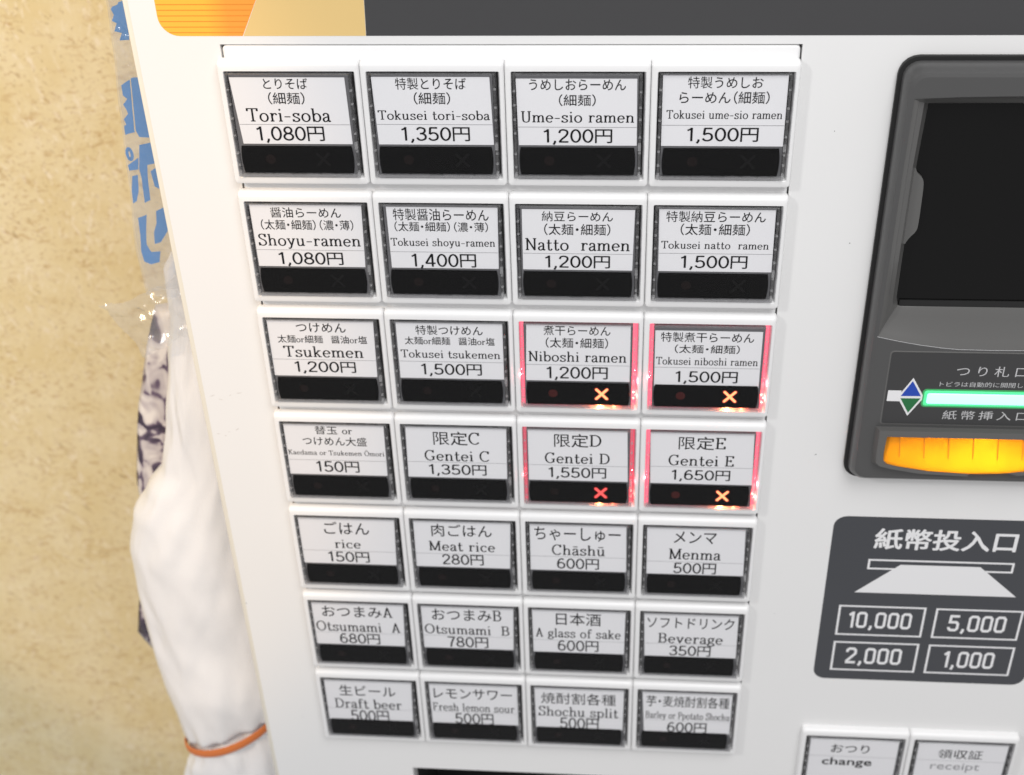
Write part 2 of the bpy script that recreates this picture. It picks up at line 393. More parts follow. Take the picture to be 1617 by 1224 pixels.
G = {
 'o': (.66, [arc(.33, .31, .25, .30, 0, 360, 24)]),
 'r': (.52, [V(.17, 0, X), foot(.17), head(.17, X), crv([(.17, .38), (.24, .54), (.36, X-.03), (.46, .58)]), DOT(.46, .54)]),
 'i': (.34, [V(.17, 0, X), foot(.17), head(.17, X), DOT(.16, .89, .07)]),
 '-': (.52, [[(.06, .36), (.46, .36)]]),
 's': (.56, [crv([(.45, .47), (.40, .58), (.27, .62), (.14, .57), (.11, .46), (.20, .37), (.36, .29), (.47, .20), (.44, .07), (.28, .01), (.14, .05), (.08, .16)]), V(.455, .45, .63), V(.085, 0, .18)]),
 'b': (.66, [V(.14, 0, 1), head(.14, 1), arc(.36, .31, .23, .30, 160, -160, 20)]),
 'd': (.70, [V(.54, 0, 1), head(.54, 1), H(.54, .66, PB), arc(.32, .31, .23, .30, 20, 340, 20)]),
 'a': (.58, [crv([(.11, .48), (.16, .59), (.28, .63), (.40, .57), (.43, .45)]), V(.43, .46, .12), crv([(.43, .12), (.47, .02), (.57, .06)]), crv([(.43, .37), (.26, .33), (.12, .25), (.09, .14), (.16, .02), (.29, .03), (.43, .15)]), DOT(.12, .48, .05)]),
 'k': (.64, [V(.14, 0, 1), head(.14, 1), foot(.14), [(.14, .25), (.46, .61)], H(.34, .58, X-PB), [(.25, .37), (.50, .03)], H(.38, .62, PB)]),
 'u': (.70, [crv([(.15, X), (.15, .20), (.20, .05), (.31, .01), (.44, .08), (.52, .22)]), V(.52, 0, X), head(.15, X), head(.52, X), H(.52, .65, PB)]),
 'e': (.62, [H(.09, .53, .33), arc(.32, .31, .235, .30, 4, 320, 20)]),
 'm': (1.0, [V(.15, 0, X), V(.50, 0, .44), V(.85, 0, .44), head(.15, X), foot(.15), foot(.50), foot(.85), _arch(.15, .50), _arch(.50, .85)]),
 'n': (.70, [V(.15, 0, X), V(.53, 0, .44), head(.15, X), foot(.15), foot(.53), _arch(.15, .53)]),
 'h': (.70, [V(.15, 0, 1), V(.53, 0, .44), head(.15, 1), foot(.15), foot(.53), _arch(.15, .53)]),
 'y': (.64, [[(.11, .62), (.33, .04)], [(.54, .62), (.33, .04)], crv([(.33, .04), (.26, -.14), (.18, -.23), (.10, -.22)]), H(0, .24, X-PB), H(.42, .64, X-PB), DOT(.10, -.20, .05)]),
 't': (.46, [crv([(.20, .88), (.20, .15), (.26, .02), (.36, .02), (.43, .13)]), H(.05, .41, X-PB)]),
 'l': (.34, [V(.17, 0, 1), head(.17, 1), foot(.17)]),
 'g': (.60, [arc(.28, .42, .18, .20, 0, 360, 20), crv([(.42, .54), (.50, .62), (.58, .60)]), crv([(.18, .26), (.12, .18), (.20, .10), (.42, .08), (.54, -.02), (.48, -.16), (.28, -.22), (.08, -.17), (.06, -.05), (.18, .08)])]),
 'f': (.46, [crv([(.20, 0), (.20, .80), (.26, .94), (.37, .98), (.46, .90)]), H(.06, .42, X-PB), foot(.20), DOT(.44, .88, .05)]),
 'v': (.64, [[(.11, .62), (.32, .02)], [(.54, .62), (.32, .02)], H(0, .24, X-PB), H(.42, .64, X-PB)]),
 'c': (.58, [arc(.33, .31, .245, .30, 45, 318, 20), DOT(.49, .49, .06)]),
 'p': (.68, [V(.15, -.28, X), head(.15, X), foot(.15, -.28), arc(.37, .31, .23, .30, 160, -160, 20)]),
 'T': (.78, [V(.39, 0, 1), H(.04, .74, 1-PB), foot(.39, 0, .16), V(.055, .78, 1), V(.725, .78, 1)]),
 'U': (.84, [crv([(.18, 1), (.18, .30), (.24, .08), (.42, .01), (.60, .08), (.66, .30), (.66, 1)]), H(.04, .32, 1-PB), H(.54, .80, 1-PB)]),
 'S': (.70, [crv([(.58, .74), (.52, .93), (.34, .985), (.17, .92), (.13, .76), (.24, .60), (.44, .49), (.58, .36), (.58, .14), (.38, .015), (.18, .06), (.09, .26)]), V(.585, .72, 1), V(.095, 0, .28)]),
 'N': (.86, [V(.16, 0, 1), V(.70, 0, 1), [(.14, 1), (.70, 0)], H(.02, .18, 1-PB), foot(.16), H(.58, .82, 1-PB)]),
 'K': (.82, [V(.17, 0, 1), H(.03, .31, 1-PB), foot(.17), [(.17, .36), (.62, .97)], H(.48, .74, 1-PB), [(.34, .58), (.66, .03)], H(.52, .80, PB)]),
 'O': (.88, [arc(.44, .5, .37, .485, 0, 360, 28)]),
 'G': (.86, [arc(.44, .5, .36, .485, 48, 322, 26), V(.70, .06, .42), H(.54, .82, .42-PB), V(.69, .76, 1)]),
 'C': (.82, [arc(.44, .5, .36, .485, 48, 318, 26), V(.69, .74, 1)]),
 'D': (.86, [V(.18, 0, 1), H(.04, .40, 1-PB), H(.04, .40, PB), arc(.38, .5, .39, .474, 90, -90, 18)]),
 'E': (.74, [V(.18, 0, 1), H(.04, .64, 1-PB), H(.04, .66, PB), H(.18, .48, .52), V(.625, .78, 1), V(.645, 0, .24), V(.47, .42, .62)]),
 'F': (.70, [V(.18, 0, 1), H(.04, .62, 1-PB), foot(.18), H(.18, .46, .52), V(.605, .78, 1), V(.45, .42, .62)]),
 'M': (1.02, [V(.16, 0, 1), V(.86, 0, 1), [(.15, 1), (.50, .03)], [(.86, 1), (.50, .03)], foot(.16), foot(.86), H(.02, .2, 1-PB), H(.82, 1.0, 1-PB)]),
 'A': (.82, [[(.40, .99), (.66, .02)], [(.41, .99), (.14, .02)], H(.22, .58, .33), H(.03, .27, PB), H(.52, .80, PB)]),
 'B': (.78, [V(.18, 0, 1), H(.04, .40, 1-PB), H(.04, .42, PB), H(.18, .42, .53), arc(.40, .755, .22, .225, 90, -90, 12), arc(.41, .275, .26, .255, 90, -90, 12)]),
 'P': (.72, [V(.18, 0, 1), H(.04, .40, 1-PB), foot(.18), H(.18, .42, .46), arc(.40, .715, .25, .26, 90, -90, 14)]),
 ' ': (.36, []),
}
def _mac(b, y, x0, x1): return (G[b][0], G[b][1] + [H(x0, x1, y)])
G['ā'] = _mac('a', .84, .10, .46); G['ū'] = _mac('u', .84, .14, .54); G['Ō'] = _mac('O', 1.16, .24, .64)

def ribbon(poly, pa, pb):
    """a polyline swept by an elliptical nib -> strip of quads (2D)"""
    n = len(poly); closed = n > 3 and abs(poly[0][0]-poly[-1][0]) + abs(poly[0][1]-poly[-1][1]) < 1e-6
    L = []; R = []
    for i, (x, y) in enumerate(poly):
        if closed:
            a = poly[i-1] if i > 0 else poly[-2]; b = poly[i+1] if i < n-1 else poly[1]
        else:
            a = poly[max(i-1, 0)]; b = poly[min(i+1, n-1)]
        dx, dy = b[0]-a[0], b[1]-a[1]; l = math.hypot(dx, dy) or 1
        nx, ny = -dy/l, dx/l
        w = math.hypot(pa*nx, pb*ny)
        L.append((x+nx*w, y+ny*w)); R.append((x-nx*w, y-ny*w))
    vs = L + R
    fs = [(i, i+n, i+n+1, i+1) for i in range(n-1)]
    return vs, fs

_L = {}
def glyph_l(ch):
    if ch not in _L:
        out = []
        for st in G[ch][1]:
            if st[0] == 'dot':
                _, x, y, r = st
                vs = [(x + r*math.cos(k*math.pi/5), y + r*math.sin(k*math.pi/5)) for k in range(10)]
                out.append((vs, [tuple(range(10))]))
            else:
                out.append(ribbon(st, PA, PB))
        _L[ch] = out
    return _L[ch]

def line_pieces(style, text):
    """list of (verts2d, faces) laid out along x, plus the height unit"""
    out = []; x = 0.0
    if style == 'L':
        for ch in text:
            for vs, fs in glyph_l(ch): out.append(([(a+x, b) for a, b in vs], fs))
            x += G[ch][0] + 0.045
        return out
    if style == 'J':
        for ch in text:
            if ch == '　': x += 0.8; continue
            if ch == ' ': x += 0.35; continue
            if ch in G:
                k = 0.80 if ch in 'CDEAB' else 0.72
                for vs, fs in glyph_l(ch): out.append(([(a*k+x, b*k) for a, b in vs], fs))
                x += (G[ch][0] + 0.03)*k; continue
            vs, fs = glyph_j(ch)
            sh, adv = 0.0, 1.0
            if ch == '（': sh, adv = -0.5, 0.5
            if ch == '）': adv = 0.5
            if ch == '・': sh, adv = -0.25, 0.5
            out.append(([(a+x+sh, b) for a, b in vs], fs)); x += adv
        return out

# plain gothic figures for the prices
NUM = {
 '0': (.70, [arc(.34, .5, .265, .455, 0, 360, 26)]),
 '1': (.58, [V(.34, 0, 1), [(.35, .97), (.24, .86), (.10, .80)]]),
 '2': (.70, [crv([(.08, .72), (.15, .90), (.33, .955), (.53, .88), (.57, .70), (.46, .48), (.24, .26), (.09, .05)]), H(.06, .63, .048)]),
 '3': (.70, [crv([(.09, .80), (.19, .93), (.35, .955), (.53, .87), (.55, .69), (.44, .56), (.26, .52)]), crv([(.26, .52), (.48, .49), (.59, .34), (.56, .15), (.38, .045), (.19, .07), (.07, .22)])]),
 '4': (.72, [[(.47, 1), (.06, .28)], H(.03, .67, .27), V(.48, 0, 1)]),
 '5': (.70, [H(.14, .59, .952), [(.165, .97), (.12, .48)], crv([(.12, .48), (.30, .58), (.50, .53), (.59, .34), (.54, .14), (.36, .045), (.18, .07), (.06, .20)])]),
 '6': (.70, [crv([(.53, .86), (.40, .955), (.23, .88), (.11, .64), (.09, .32)]), arc(.34, .32, .255, .275, 0, 360, 22)]),
 '7': (.68, [H(.06, .63, .952), crv([(.60, .95), (.44, .62), (.34, .30), (.30, 0)])]),
 '8': (.70, [arc(.34, .735, .215, .22, 0, 360, 20), arc(.34, .275, .265, .23, 0, 360, 22)]),
 ',': (.30, [[(.15, .13), (.15, .02), (.06, -.16)]]),
}
def price_pieces(text):
    out = []; x = 0.0
    for ch in text:
        if ch == '円':
            vs, fs = _J.setdefault('円p', _from_curve('円', 1.0, 0.004))
            ax = min(p[0] for p in vs); ay = min(p[1] for p in vs); k = 1.04/(max(p[1] for p in vs)-ay)
            out.append(([((p-ax)*k*1.02+x+.04, (q-ay)*k-.03) for p, q in vs], fs)); continue
        for st in NUM[ch][1]:
            vs, fs = ribbon(st, .065, .055)
            out.append(([(p+x, q) for p, q in vs], fs))
        x += NUM[ch][0]+.03
    return out

def put_line(mb, style, text, x0, x1, zt, zb, y, mi=0, bold=0.0, spacing=1.0):
    if style == 'P': pcs = price_pieces(text)
    elif style == 'N': pcs = [_from_curve(text, 1.0, 0.0, spacing)]
    else: pcs = line_pieces(style, text)
    xs = [p[0] for vs, _ in pcs for p in vs]; ys = [p[1] for vs, _ in pcs for p in vs]
    a, b = min(xs), max(xs)
    if style == 'L': lo, hi = 0.0, 1.0
    elif style == 'P': lo, hi = 0.0, 1.0
    else: lo, hi = min(ys), max(ys)
    kx = (x1-x0)/(b-a); kz = (zt-zb)/(hi-lo)
    if style == 'N' and bold:
        pcs = [([(p + dx*bold, q + dz*bold) for p, q in vs], fs) for vs, fs in pcs for dx, dz in ((0, 0), (1, 0), (-1, 0), (0, 1), (0, -1), (.7, .7), (-.7, .7), (.7, -.7), (-.7, -.7))]
    for i, (vs, fs) in enumerate(pcs):
        yy = y - 0.0015*(i % 9)          # strokes never share a plane
        mb.add([(x0+(p-a)*kx, yy, zb+(q-lo)*kz) for p, q in vs], fs, mi)

def tag(o, label=None, cat=None, group=None, kind=None):
    if label: o['label'] = label
    if cat: o['category'] = cat
    if group: o['group'] = group
    if kind: o['kind'] = kind
    return o

def empty(name, loc=(0,0,0)):
    o = bpy.data.objects.new(name, None); COL.objects.link(o); o.location = Vector(loc)*S
    o.empty_display_size = 0.05
    return o
LABELS = [
  (1, 1, (1.5, 38.0, 3.0, 38.5, -1.6, -23.8, -17.3), [
    ('J', 'とりそば', 12.1, 26.2, -1.8, -5.4),
    ('J', '（細麺）', 13.1, 24.7, -6.4, -10.5),
    ('L', 'Tori-soba', 5.4, 32.4, -11.8, -16.3),
    ('P', '1,080円', 7.8, 29.7, -18.0, -22.8),
  ]),
  (1, 2, (1.4, 38.2, 2.0, 38.8, -1.4, -23.5, -17.1), [
    ('J', '特製とりそば', 8.8, 30.9, -1.6, -5.5),
    ('J', '（細麺）', 14.3, 25.7, -6.3, -10.4),
    ('L', 'Tokusei tori-soba', 2.5, 37.9, -12.4, -15.5),
    ('P', '1,350円', 9.5, 31.3, -18.0, -22.6),
  ]),
  (1, 3, (1.3, 38.5, 1.7, 38.8, -1.9, -23.8, -17.8), [
    ('J', 'うめしおらーめん', 5.4, 35.1, -2.0, -5.6),
    ('J', '（細麺）', 14.5, 25.9, -6.9, -10.8),
    ('L', 'Ume-sio ramen', 2.7, 37.8, -12.5, -16.2),
    ('P', '1,200円', 9.6, 31.1, -18.5, -23.0),
  ]),
  (1, 4, (1.0, 39.0, 1.4, 39.1, -0.7, -23.1, -17.0), [
    ('J', '特製うめしお', 8.9, 31.6, -1.1, -4.9),
    ('J', 'らーめん（細麺）', 6.5, 33.8, -5.8, -9.9),
    ('L', 'Tokusei ume-sio ramen', 2.7, 38.1, -12.0, -14.8),
    ('P', '1,500円', 9.3, 31.3, -17.8, -22.3),
  ]),
  (2, 1, (1.6, 39.4, 1.8, 38.4, -0.6, -23.9, -17.6), [
    ('J', '醤油らーめん', 8.4, 32.1, -1.6, -5.4),
    ('J', '（太麺・細麺）（濃・薄）', 4.6, 35.8, -6.1, -10.0),
    ('L', 'Shoyu-ramen', 2.9, 37.6, -11.6, -16.0),
    ('P', '1,080円', 9.0, 31.1, -18.5, -23.1),
  ]),
  (2, 2, (2.3, 39.1, 2.5, 38.7, -1.1, -23.9, -17.8), [
    ('J', '特製醤油らーめん', 4.4, 36.1, -1.6, -6.0),
    ('J', '（太麺・細麺）（濃・薄）', 4.6, 35.7, -6.4, -10.1),
    ('L', 'Tokusei shoyu-ramen', 2.9, 37.8, -12.6, -15.5),
    ('P', '1,400円', 9.4, 31.2, -18.5, -23.4),
  ]),
  (2, 3, (2.0, 38.8, 1.9, 38.3, -1.5, -23.9, -17.8), [
    ('J', '納豆らーめん', 8.5, 31.7, -2.1, -5.8),
    ('J', '（太麺・細麺）', 9.2, 30.9, -6.6, -10.9),
    ('L', 'Natto  ramen', 2.9, 37.3, -12.1, -16.6),
    ('P', '1,200円', 9.3, 30.9, -18.6, -23.1),
  ]),
  (2, 4, (1.6, 38.8, 1.9, 39.3, -1.1, -23.6, -17.2), [
    ('J', '特製納豆らーめん', 3.9, 35.8, -1.6, -5.6),
    ('J', '（太麺・細麺）', 8.7, 31.0, -6.1, -10.4),
    ('L', 'Tokusei natto  ramen', 2.6, 37.5, -12.6, -15.4),
    ('P', '1,500円', 9.2, 31.0, -18.0, -22.6),
  ]),
  (3, 1, (1.3, 39.0, 1.0, 38.5, -0.3, -23.5, -16.9), [
    ('J', 'つけめん', 11.4, 29.1, -1.5, -5.4),
    ('J', '太麺or細麺\u3000醤油or塩', 4.3, 36.2, -6.6, -9.9),
    ('L', 'Tsukemen', 5.8, 34.3, -11.2, -15.8),
    ('P', '1,200円', 9.0, 31.1, -17.7, -22.2),
  ]),
  (3, 2, (1.9, 39.1, 1.9, 39.0, -0.8, -23.2, -16.8), [
    ('J', '特製つけめん', 8.7, 32.2, -1.7, -5.6),
    ('J', '太麺or細麺\u3000醤油or塩', 4.6, 36.2, -6.4, -9.7),
    ('L', 'Tokusei tsukemen', 2.8, 37.9, -11.9, -15.2),
    ('P', '1,500円', 9.6, 31.2, -17.7, -22.3),
  ]),
  (3, 3, (2.4, 38.3, 1.8, 38.3, -0.5, -23.8, -17.2), [
    ('J', '煮干らーめん', 8.3, 31.4, -0.9, -4.9),
    ('J', '（太麺・細麺）', 9.0, 30.6, -5.8, -10.1),
    ('L', 'Niboshi ramen', 2.9, 37.0, -11.6, -15.8),
    ('P', '1,200円', 9.1, 30.6, -18.0, -22.9),
  ]),
  (3, 4, (1.7, 38.2, 1.9, 38.3, -2.3, -25.5, -17.4), [
    ('J', '特製煮干らーめん', 3.7, 35.4, -2.8, -6.8),
    ('J', '（太麺・細麺）', 8.6, 30.8, -7.8, -11.4),
    ('L', 'Tokusei niboshi ramen', 2.3, 37.3, -13.1, -16.2),
    ('P', '1,500円', 9.2, 30.8, -18.9, -23.5),
  ]),
  (4, 1, (1.4, 38.8, 0.5, 38.4, -0.6, -23.5, -17.1), [
    ('J', '替玉 or', 13.0, 26.9, -1.2, -5.0),
    ('J', 'つけめん大盛', 7.8, 31.9, -6.1, -10.2),
    ('L', 'Kaedama or Tsukemen Ōmori', 1.8, 38.0, -12.5, -14.7),
    ('P', '150円', 11.7, 28.0, -17.6, -22.6),
  ]),
  (4, 2, (1.9, 39.0, 1.4, 38.6, -0.5, -23.6, -16.7), [
    ('J', '限定C', 11.9, 28.9, -2.4, -8.7),
    ('L', 'Gentei C', 8.2, 32.2, -11.2, -16.0),
    ('P', '1,350円', 9.4, 31.0, -17.8, -22.5),
  ]),
  (4, 3, (1.8, 38.0, 1.8, 38.5, -0.5, -23.6, -16.8), [
    ('J', '限定D', 11.4, 28.6, -2.2, -8.4),
    ('L', 'Gentei D', 7.9, 31.7, -11.0, -15.8),
    ('P', '1,550円', 9.1, 30.5, -17.8, -22.5),
  ]),
  (4, 4, (1.1, 38.4, 1.8, 39.1, -0.1, -24.1, -16.2), [
    ('J', '限定E', 11.6, 28.5, -2.2, -8.2),
    ('L', 'Gentei E', 8.2, 31.9, -10.7, -15.5),
    ('P', '1,650円', 9.5, 30.9, -17.6, -22.2),
  ]),
  (5, 1, (1.1, 39.3, 0.2, 38.2, 0.9, -23.7, -17.2), [
    ('J', 'ごはん', 11.1, 28.9, -2.2, -8.5),
    ('L', 'rice', 14.6, 24.9, -11.2, -15.7),
    ('P', '150円', 11.3, 27.7, -17.7, -22.9),
  ]),
  (5, 2, (1.5, 39.1, 1.2, 38.3, 0.8, -23.7, -17.1), [
    ('J', '肉ごはん', 8.3, 31.8, -1.9, -8.2),
    ('L', 'Meat rice', 6.9, 32.8, -10.6, -15.5),
    ('P', '280円', 11.7, 28.0, -17.4, -22.6),
  ]),
  (5, 3, (1.5, 38.4, 1.4, 38.7, 1.1, -24.0, -16.8), [
    ('J', 'ちゃーしゅー', 3.3, 36.3, -1.8, -8.6),
    ('L', 'Chāshū', 9.9, 30.3, -10.7, -15.9),
    ('P', '600円', 11.8, 28.1, -17.7, -23.0),
  ]),
  (5, 4, (1.1, 38.3, 1.6, 38.9, 0.6, -24.2, -17.7), [
    ('J', 'メンマ', 11.5, 27.7, -2.2, -8.2),
    ('L', 'Menma', 10.0, 29.8, -11.0, -16.3),
    ('P', '500円', 11.9, 28.3, -18.2, -23.5),
  ]),
  (6, 1, (1.3, 39.2, 0.6, 38.2, 0.8, -23.8, -17.2), [
    ('J', 'おつまみA', 5.3, 34.4, -2.2, -8.3),
    ('L', 'Otsumami  A', 2.1, 37.0, -10.9, -16.3),
    ('P', '680円', 11.2, 28.0, -17.7, -23.2),
  ]),
  (6, 2, (1.3, 38.9, 1.0, 38.3, 0.9, -23.8, -16.9), [
    ('J', 'おつまみB', 5.6, 33.9, -1.8, -8.2),
    ('L', 'Otsumami  B', 2.2, 36.9, -10.6, -15.8),
    ('P', '780円', 11.3, 28.0, -17.4, -23.2),
  ]),
  (6, 3, (1.4, 38.9, 1.6, 38.6, 0.7, -24.2, -17.3), [
    ('J', '日本酒', 11.0, 29.1, -1.8, -8.7),
    ('L', 'A glass of sake', 2.7, 37.2, -10.6, -15.6),
    ('P', '600円', 11.6, 28.2, -17.3, -23.2),
  ]),
  (6, 4, (1.2, 38.6, 2.0, 38.9, 0.6, -24.3, -17.1), [
    ('J', 'ソフトドリンク', 2.6, 37.2, -2.3, -8.3),
    ('L', 'Beverage', 7.3, 33.2, -11.2, -16.6),
    ('P', '350円', 11.9, 28.6, -18.1, -23.6),
  ]),
  (7, 1, (1.6, 39.3, 1.4, 38.2, -0.6, -25.0, -17.9), [
    ('J', '生ビール', 7.6, 31.9, -3.4, -9.8),
    ('L', 'Draft beer', 5.0, 34.0, -11.8, -17.6),
    ('P', '500円', 11.2, 27.9, -18.9, -25.5),
  ]),
  (7, 2, (1.6, 39.8, 1.9, 39.1, 0.5, -24.8, -17.6), [
    ('J', 'レモンサワー', 3.4, 36.8, -3.1, -9.4),
    ('L', 'Fresh lemon sour', 2.6, 37.7, -12.1, -16.9),
    ('P', '500円', 11.8, 28.4, -18.3, -24.7),
  ]),
  (7, 3, (1.4, 39.7, 1.8, 38.8, 0.1, -25.2, -17.6), [
    ('J', '焼酎割各種', 4.2, 35.7, -3.2, -10.1),
    ('L', 'Shochu split', 3.0, 36.9, -11.8, -17.5),
    ('P', '500円', 12.0, 28.5, -18.5, -25.2),
  ]),
  (7, 4, (1.8, 39.5, 2.9, 39.6, 0.8, -25.0, -17.5), [
    ('J', '芋・麦焼酎割各種', 3.5, 38.0, -2.6, -9.3),
    ('L', 'Barley or Ppotato Shochu', 3.4, 38.5, -12.3, -16.5),
    ('P', '600円', 12.7, 29.3, -18.7, -24.8),
  ]),
]
# ------------------------------------------------------------------ the wall behind (setting)
PY = 3.5          # the machine's front panel lies 3.5 mm behind the front of the button frames
tag(MB().add([(-1600, 200, -1300), (1600, 200, -1300), (1600, 200, 1200), (-1600, 200, 1200)], [(0, 1, 2, 3)]).build('wall', 'wall'), kind='structure')

# ------------------------------------------------------------------ the ticket machine
CXL, CXR, CZB, CZT = -30.0, 330.0, -620.0, 170.0
machine = empty('ticket_machine', (150, 100, -620))
tag(machine, 'white meal ticket vending machine with rows of menu buttons and grey banknote unit', 'vending machine')
ORG = Vector((150, 100, -620))
def mloc(x=0, y=0, z=0): return (x - ORG.x, y - ORG.y, z - ORG.z)

# cabinet body behind the front sheet
mb = MB()
mb.loft([rrect(CXL+0.4, CXR-0.4, CZB+0.4, CZT-0.4, 3.0, 9.0), rrect(CXL, CXR, CZB, CZT, 3.2, 11.0), rrect(CXL, CXR, CZB, CZT, 3.2, 196.0)], False, True)
mb.build('cabinet', 'panel', machine, mloc(), smooth=True)

# front sheet with the cut-outs for the button block and the coin tray
HX0, HX1, HZ0, HZ1 = -0.95, 177.75, -312.0, 7.6     # button block opening
TX0, TX1, TZ0, TZ1 = 35.0, 165.0, -420.0, -331.0     # coin tray opening
def front_sheet():
    b = 2.4
    xs = sorted({CXL+b, HX0, HX1, TX0, TX1, CXR-b}); zs = sorted({CZB+b, HZ0, HZ1, TZ0, TZ1, CZT-b})
    mb = MB(); idx = {}
    def vid(x, y, z):
        if (x, y, z) not in idx: idx[(x, y, z)] = len(mb.v); mb.v.append((x, y, z))
        return idx[(x, y, z)]
    def hole(x, z): return (HX0 < x < HX1 and HZ0 < z < HZ1) or (TX0 < x < TX1 and TZ0 < z < TZ1)
    for i in range(len(xs)-1):
        for j in range(len(zs)-1):
            if hole((xs[i]+xs[i+1])/2, (zs[j]+zs[j+1])/2): continue
            mb.f.append((vid(xs[i], PY, zs[j]), vid(xs[i+1], PY, zs[j]), vid(xs[i+1], PY, zs[j+1]), vid(xs[i], PY, zs[j+1]))); mb.mi.append(0)
    for x0, x1, z0, z1 in ((HX0, HX1, HZ0, HZ1), (TX0, TX1, TZ0, TZ1)):
        ring = [(x0, z0), (x1, z0), (x1, z1), (x0, z1)]
        for k in range(4):
            (a, c), (d, e) = ring[k], ring[(k+1) % 4]
            mb.add([(a, PY, c), (d, PY, e), (d, PY+9, e), (a, PY+9, c)], [(0, 1, 2, 3)])
    # rolled outer edge
    loops = []
    for k in range(7):
        t = math.radians(90*k/6); r = b
        loops.append([(CXL+r-r*math.sin(t), PY+r-r*math.cos(t), CZB+r-r*math.sin(t)), (CXR-r+r*math.sin(t), PY+r-r*math.cos(t), CZB+r-r*math.sin(t)),
                      (CXR-r+r*math.sin(t), PY+r-r*math.cos(t), CZT-r+r*math.sin(t)), (CXL+r-r*math.sin(t), PY+r-r*math.cos(t), CZT-r+r*math.sin(t))])
    loops.append([(x, 8.6, z) for x, y, z in loops[-1]])
    MB().loft(loops).build('edge_trim', 'trim', machine, mloc(), smooth=True, sharp=60)
    return mb
front_sheet().build('front_panel', 'panel', machine, mloc(), smooth=True, sharp=35)

# black seam behind the opening and the white plate that carries the buttons
mb = MB(); mb.box(HX0-1, HX1+1, 8.8, 8.95, HZ0-1, HZ1+1); mb.build('seam_backing', 'gap', machine, mloc())
mb = MB()
mb.loft([rrect(HX0+0.55, HX1-0.55, HZ0+0.4, HZ1-0.45, 1.4, 8.5), rrect(HX0+0.55, HX1-0.55, HZ0+0.4, HZ1-0.45, 1.4, PY+0.5), rrect(HX0+1.0, HX1-1.0, HZ0+0.9, HZ1-0.9, 1.2, PY+0.05)], False, True)
mb.build('button_plate', 'frame', machine, mloc(), smooth=True, sharp=50)

# coin tray recess
mb = MB()
mb.box(TX0-2, TX1+2, 60, 61, TZ0-2, TZ1+2)
mb.box(TX0-2, TX0-0.05, PY+9, 60, TZ0-2, TZ1+2); mb.box(TX1+0.05, TX1+2, PY+9, 60, TZ0-2, TZ1+2)
mb.box(TX0, TX1, PY+9, 60, TZ1+0.05, TZ1+2); mb.box(TX0, TX1, PY+9, 60, TZ0-2, TZ0-0.05)
mb.build('coin_tray', 'gap', machine, mloc())

# small scuffs and specks on the white paint
mb = MB()
for (x, z, w, h, a, mi) in [(-24.8, -126.8, 2.2, .22, 20, 0), (-21.8, -128.4, 1.6, .2, -15, 0), (-14.5, -125.3, 2.4, .22, 12, 0), (-18, -126.4, 1.0, .16, 30, 0),
                            (-25.2, -144.3, 1.6, .2, 0, 0), (-22.6, -145.2, .8, .3, 0, 0), (-17.6, -142.0, 2.0, .25, 35, 0), (-21, -143.3, .7, .2, 10, 0),
                            (196.5, -147.5, .9, .35, 25, 1), (199, -60, .5, .4, 0, 1), (190, -20.5, .35, .35, 0, 1), (-27.4, -232, .5, .5, 0, 1), (188, -228, .3, .3, 0, 1), (-12, -300, .4, .3, 0, 1)]:
    c, s_ = math.cos(math.radians(a)), math.sin(math.radians(a))
    pts = [(x + (w/2*u*c - h/2*v*s_), z + (w/2*u*s_ + h/2*v*c)) for u, v in ((-1, 0), (-.4, -.8), (.5, -1), (1, .1), (.3, .9), (-.5, .7))]
    mb.add([(p, PY-0.02, q) for p, q in pts], [tuple(range(6))], mi)
tag(mb.build('paint_scuffs', ['scuff', 'speck'], machine, mloc()), kind='stuff')

# printed banner along the top
BZ = 10.3
def banner():
    root = MB()
    pts = [(48.2 + 3.0*t*t - 2.8*(1-t), BZ + t*100) for t in [k/10 for k in range(11)]]
    root.prism([(45.4, BZ)] + [(45.4 + 2.55*(k/10)*10**0.5*0.32 + (k/10)**2*22, BZ + k*14) for k in range(1, 11)] + [(318, BZ+140), (318, BZ)], PY-0.05, PY+0.04)
    b = root.build('banner_panel', 'banner_grey', machine, mloc())
    # cream band
    left = [(7.0 + 5.2*(k*14/10.3)*0.98, BZ + k*14) for k in range(0, 11)]
    right = [(45.3, BZ)] + [(45.3 + 2.55*(k/10)*10**0.5*0.32 + (k/10)**2*22, BZ + k*14) for k in range(1, 11)]
    rr_ = [(a, z) for a, z in right]; ll = [(min(a, q[0]-0.5), z) for (a, z), q in zip(left, right)]
    MB().prism(ll + rr_[::-1], PY-0.05, PY+0.04).build('cream_band', 'banner_cream', b)
    r = 6.2
    pts = [(-19.2, BZ+140)] + [(-19.2 + r - r*math.cos(math.radians(a)), BZ + r - r*math.sin(math.radians(a))) for a in range(0, 91, 10)] + [(6.8, BZ)]
    pts += [(min(a, q[0]-0.5)-0.1, z) for (a, z), q in zip(left[1:], right[1:])]
    o = MB().prism(pts, PY-0.05, PY+0.04).build('orange_band', 'banner_orange', b)
    for k in range(14):
        z = 11.4 + k*1.77
        xl = -19.0 if z > BZ + r else -19.2 + r - math.sqrt(max(0, r*r - (BZ+r-z)**2)) + 0.3
        MB().box(xl, 7.0 + (z-BZ)*0.49 - 0.4, PY-0.07, PY-0.055, z-0.13, z+0.13).build('stripe', 'banner_line', b)
    return b
banner()
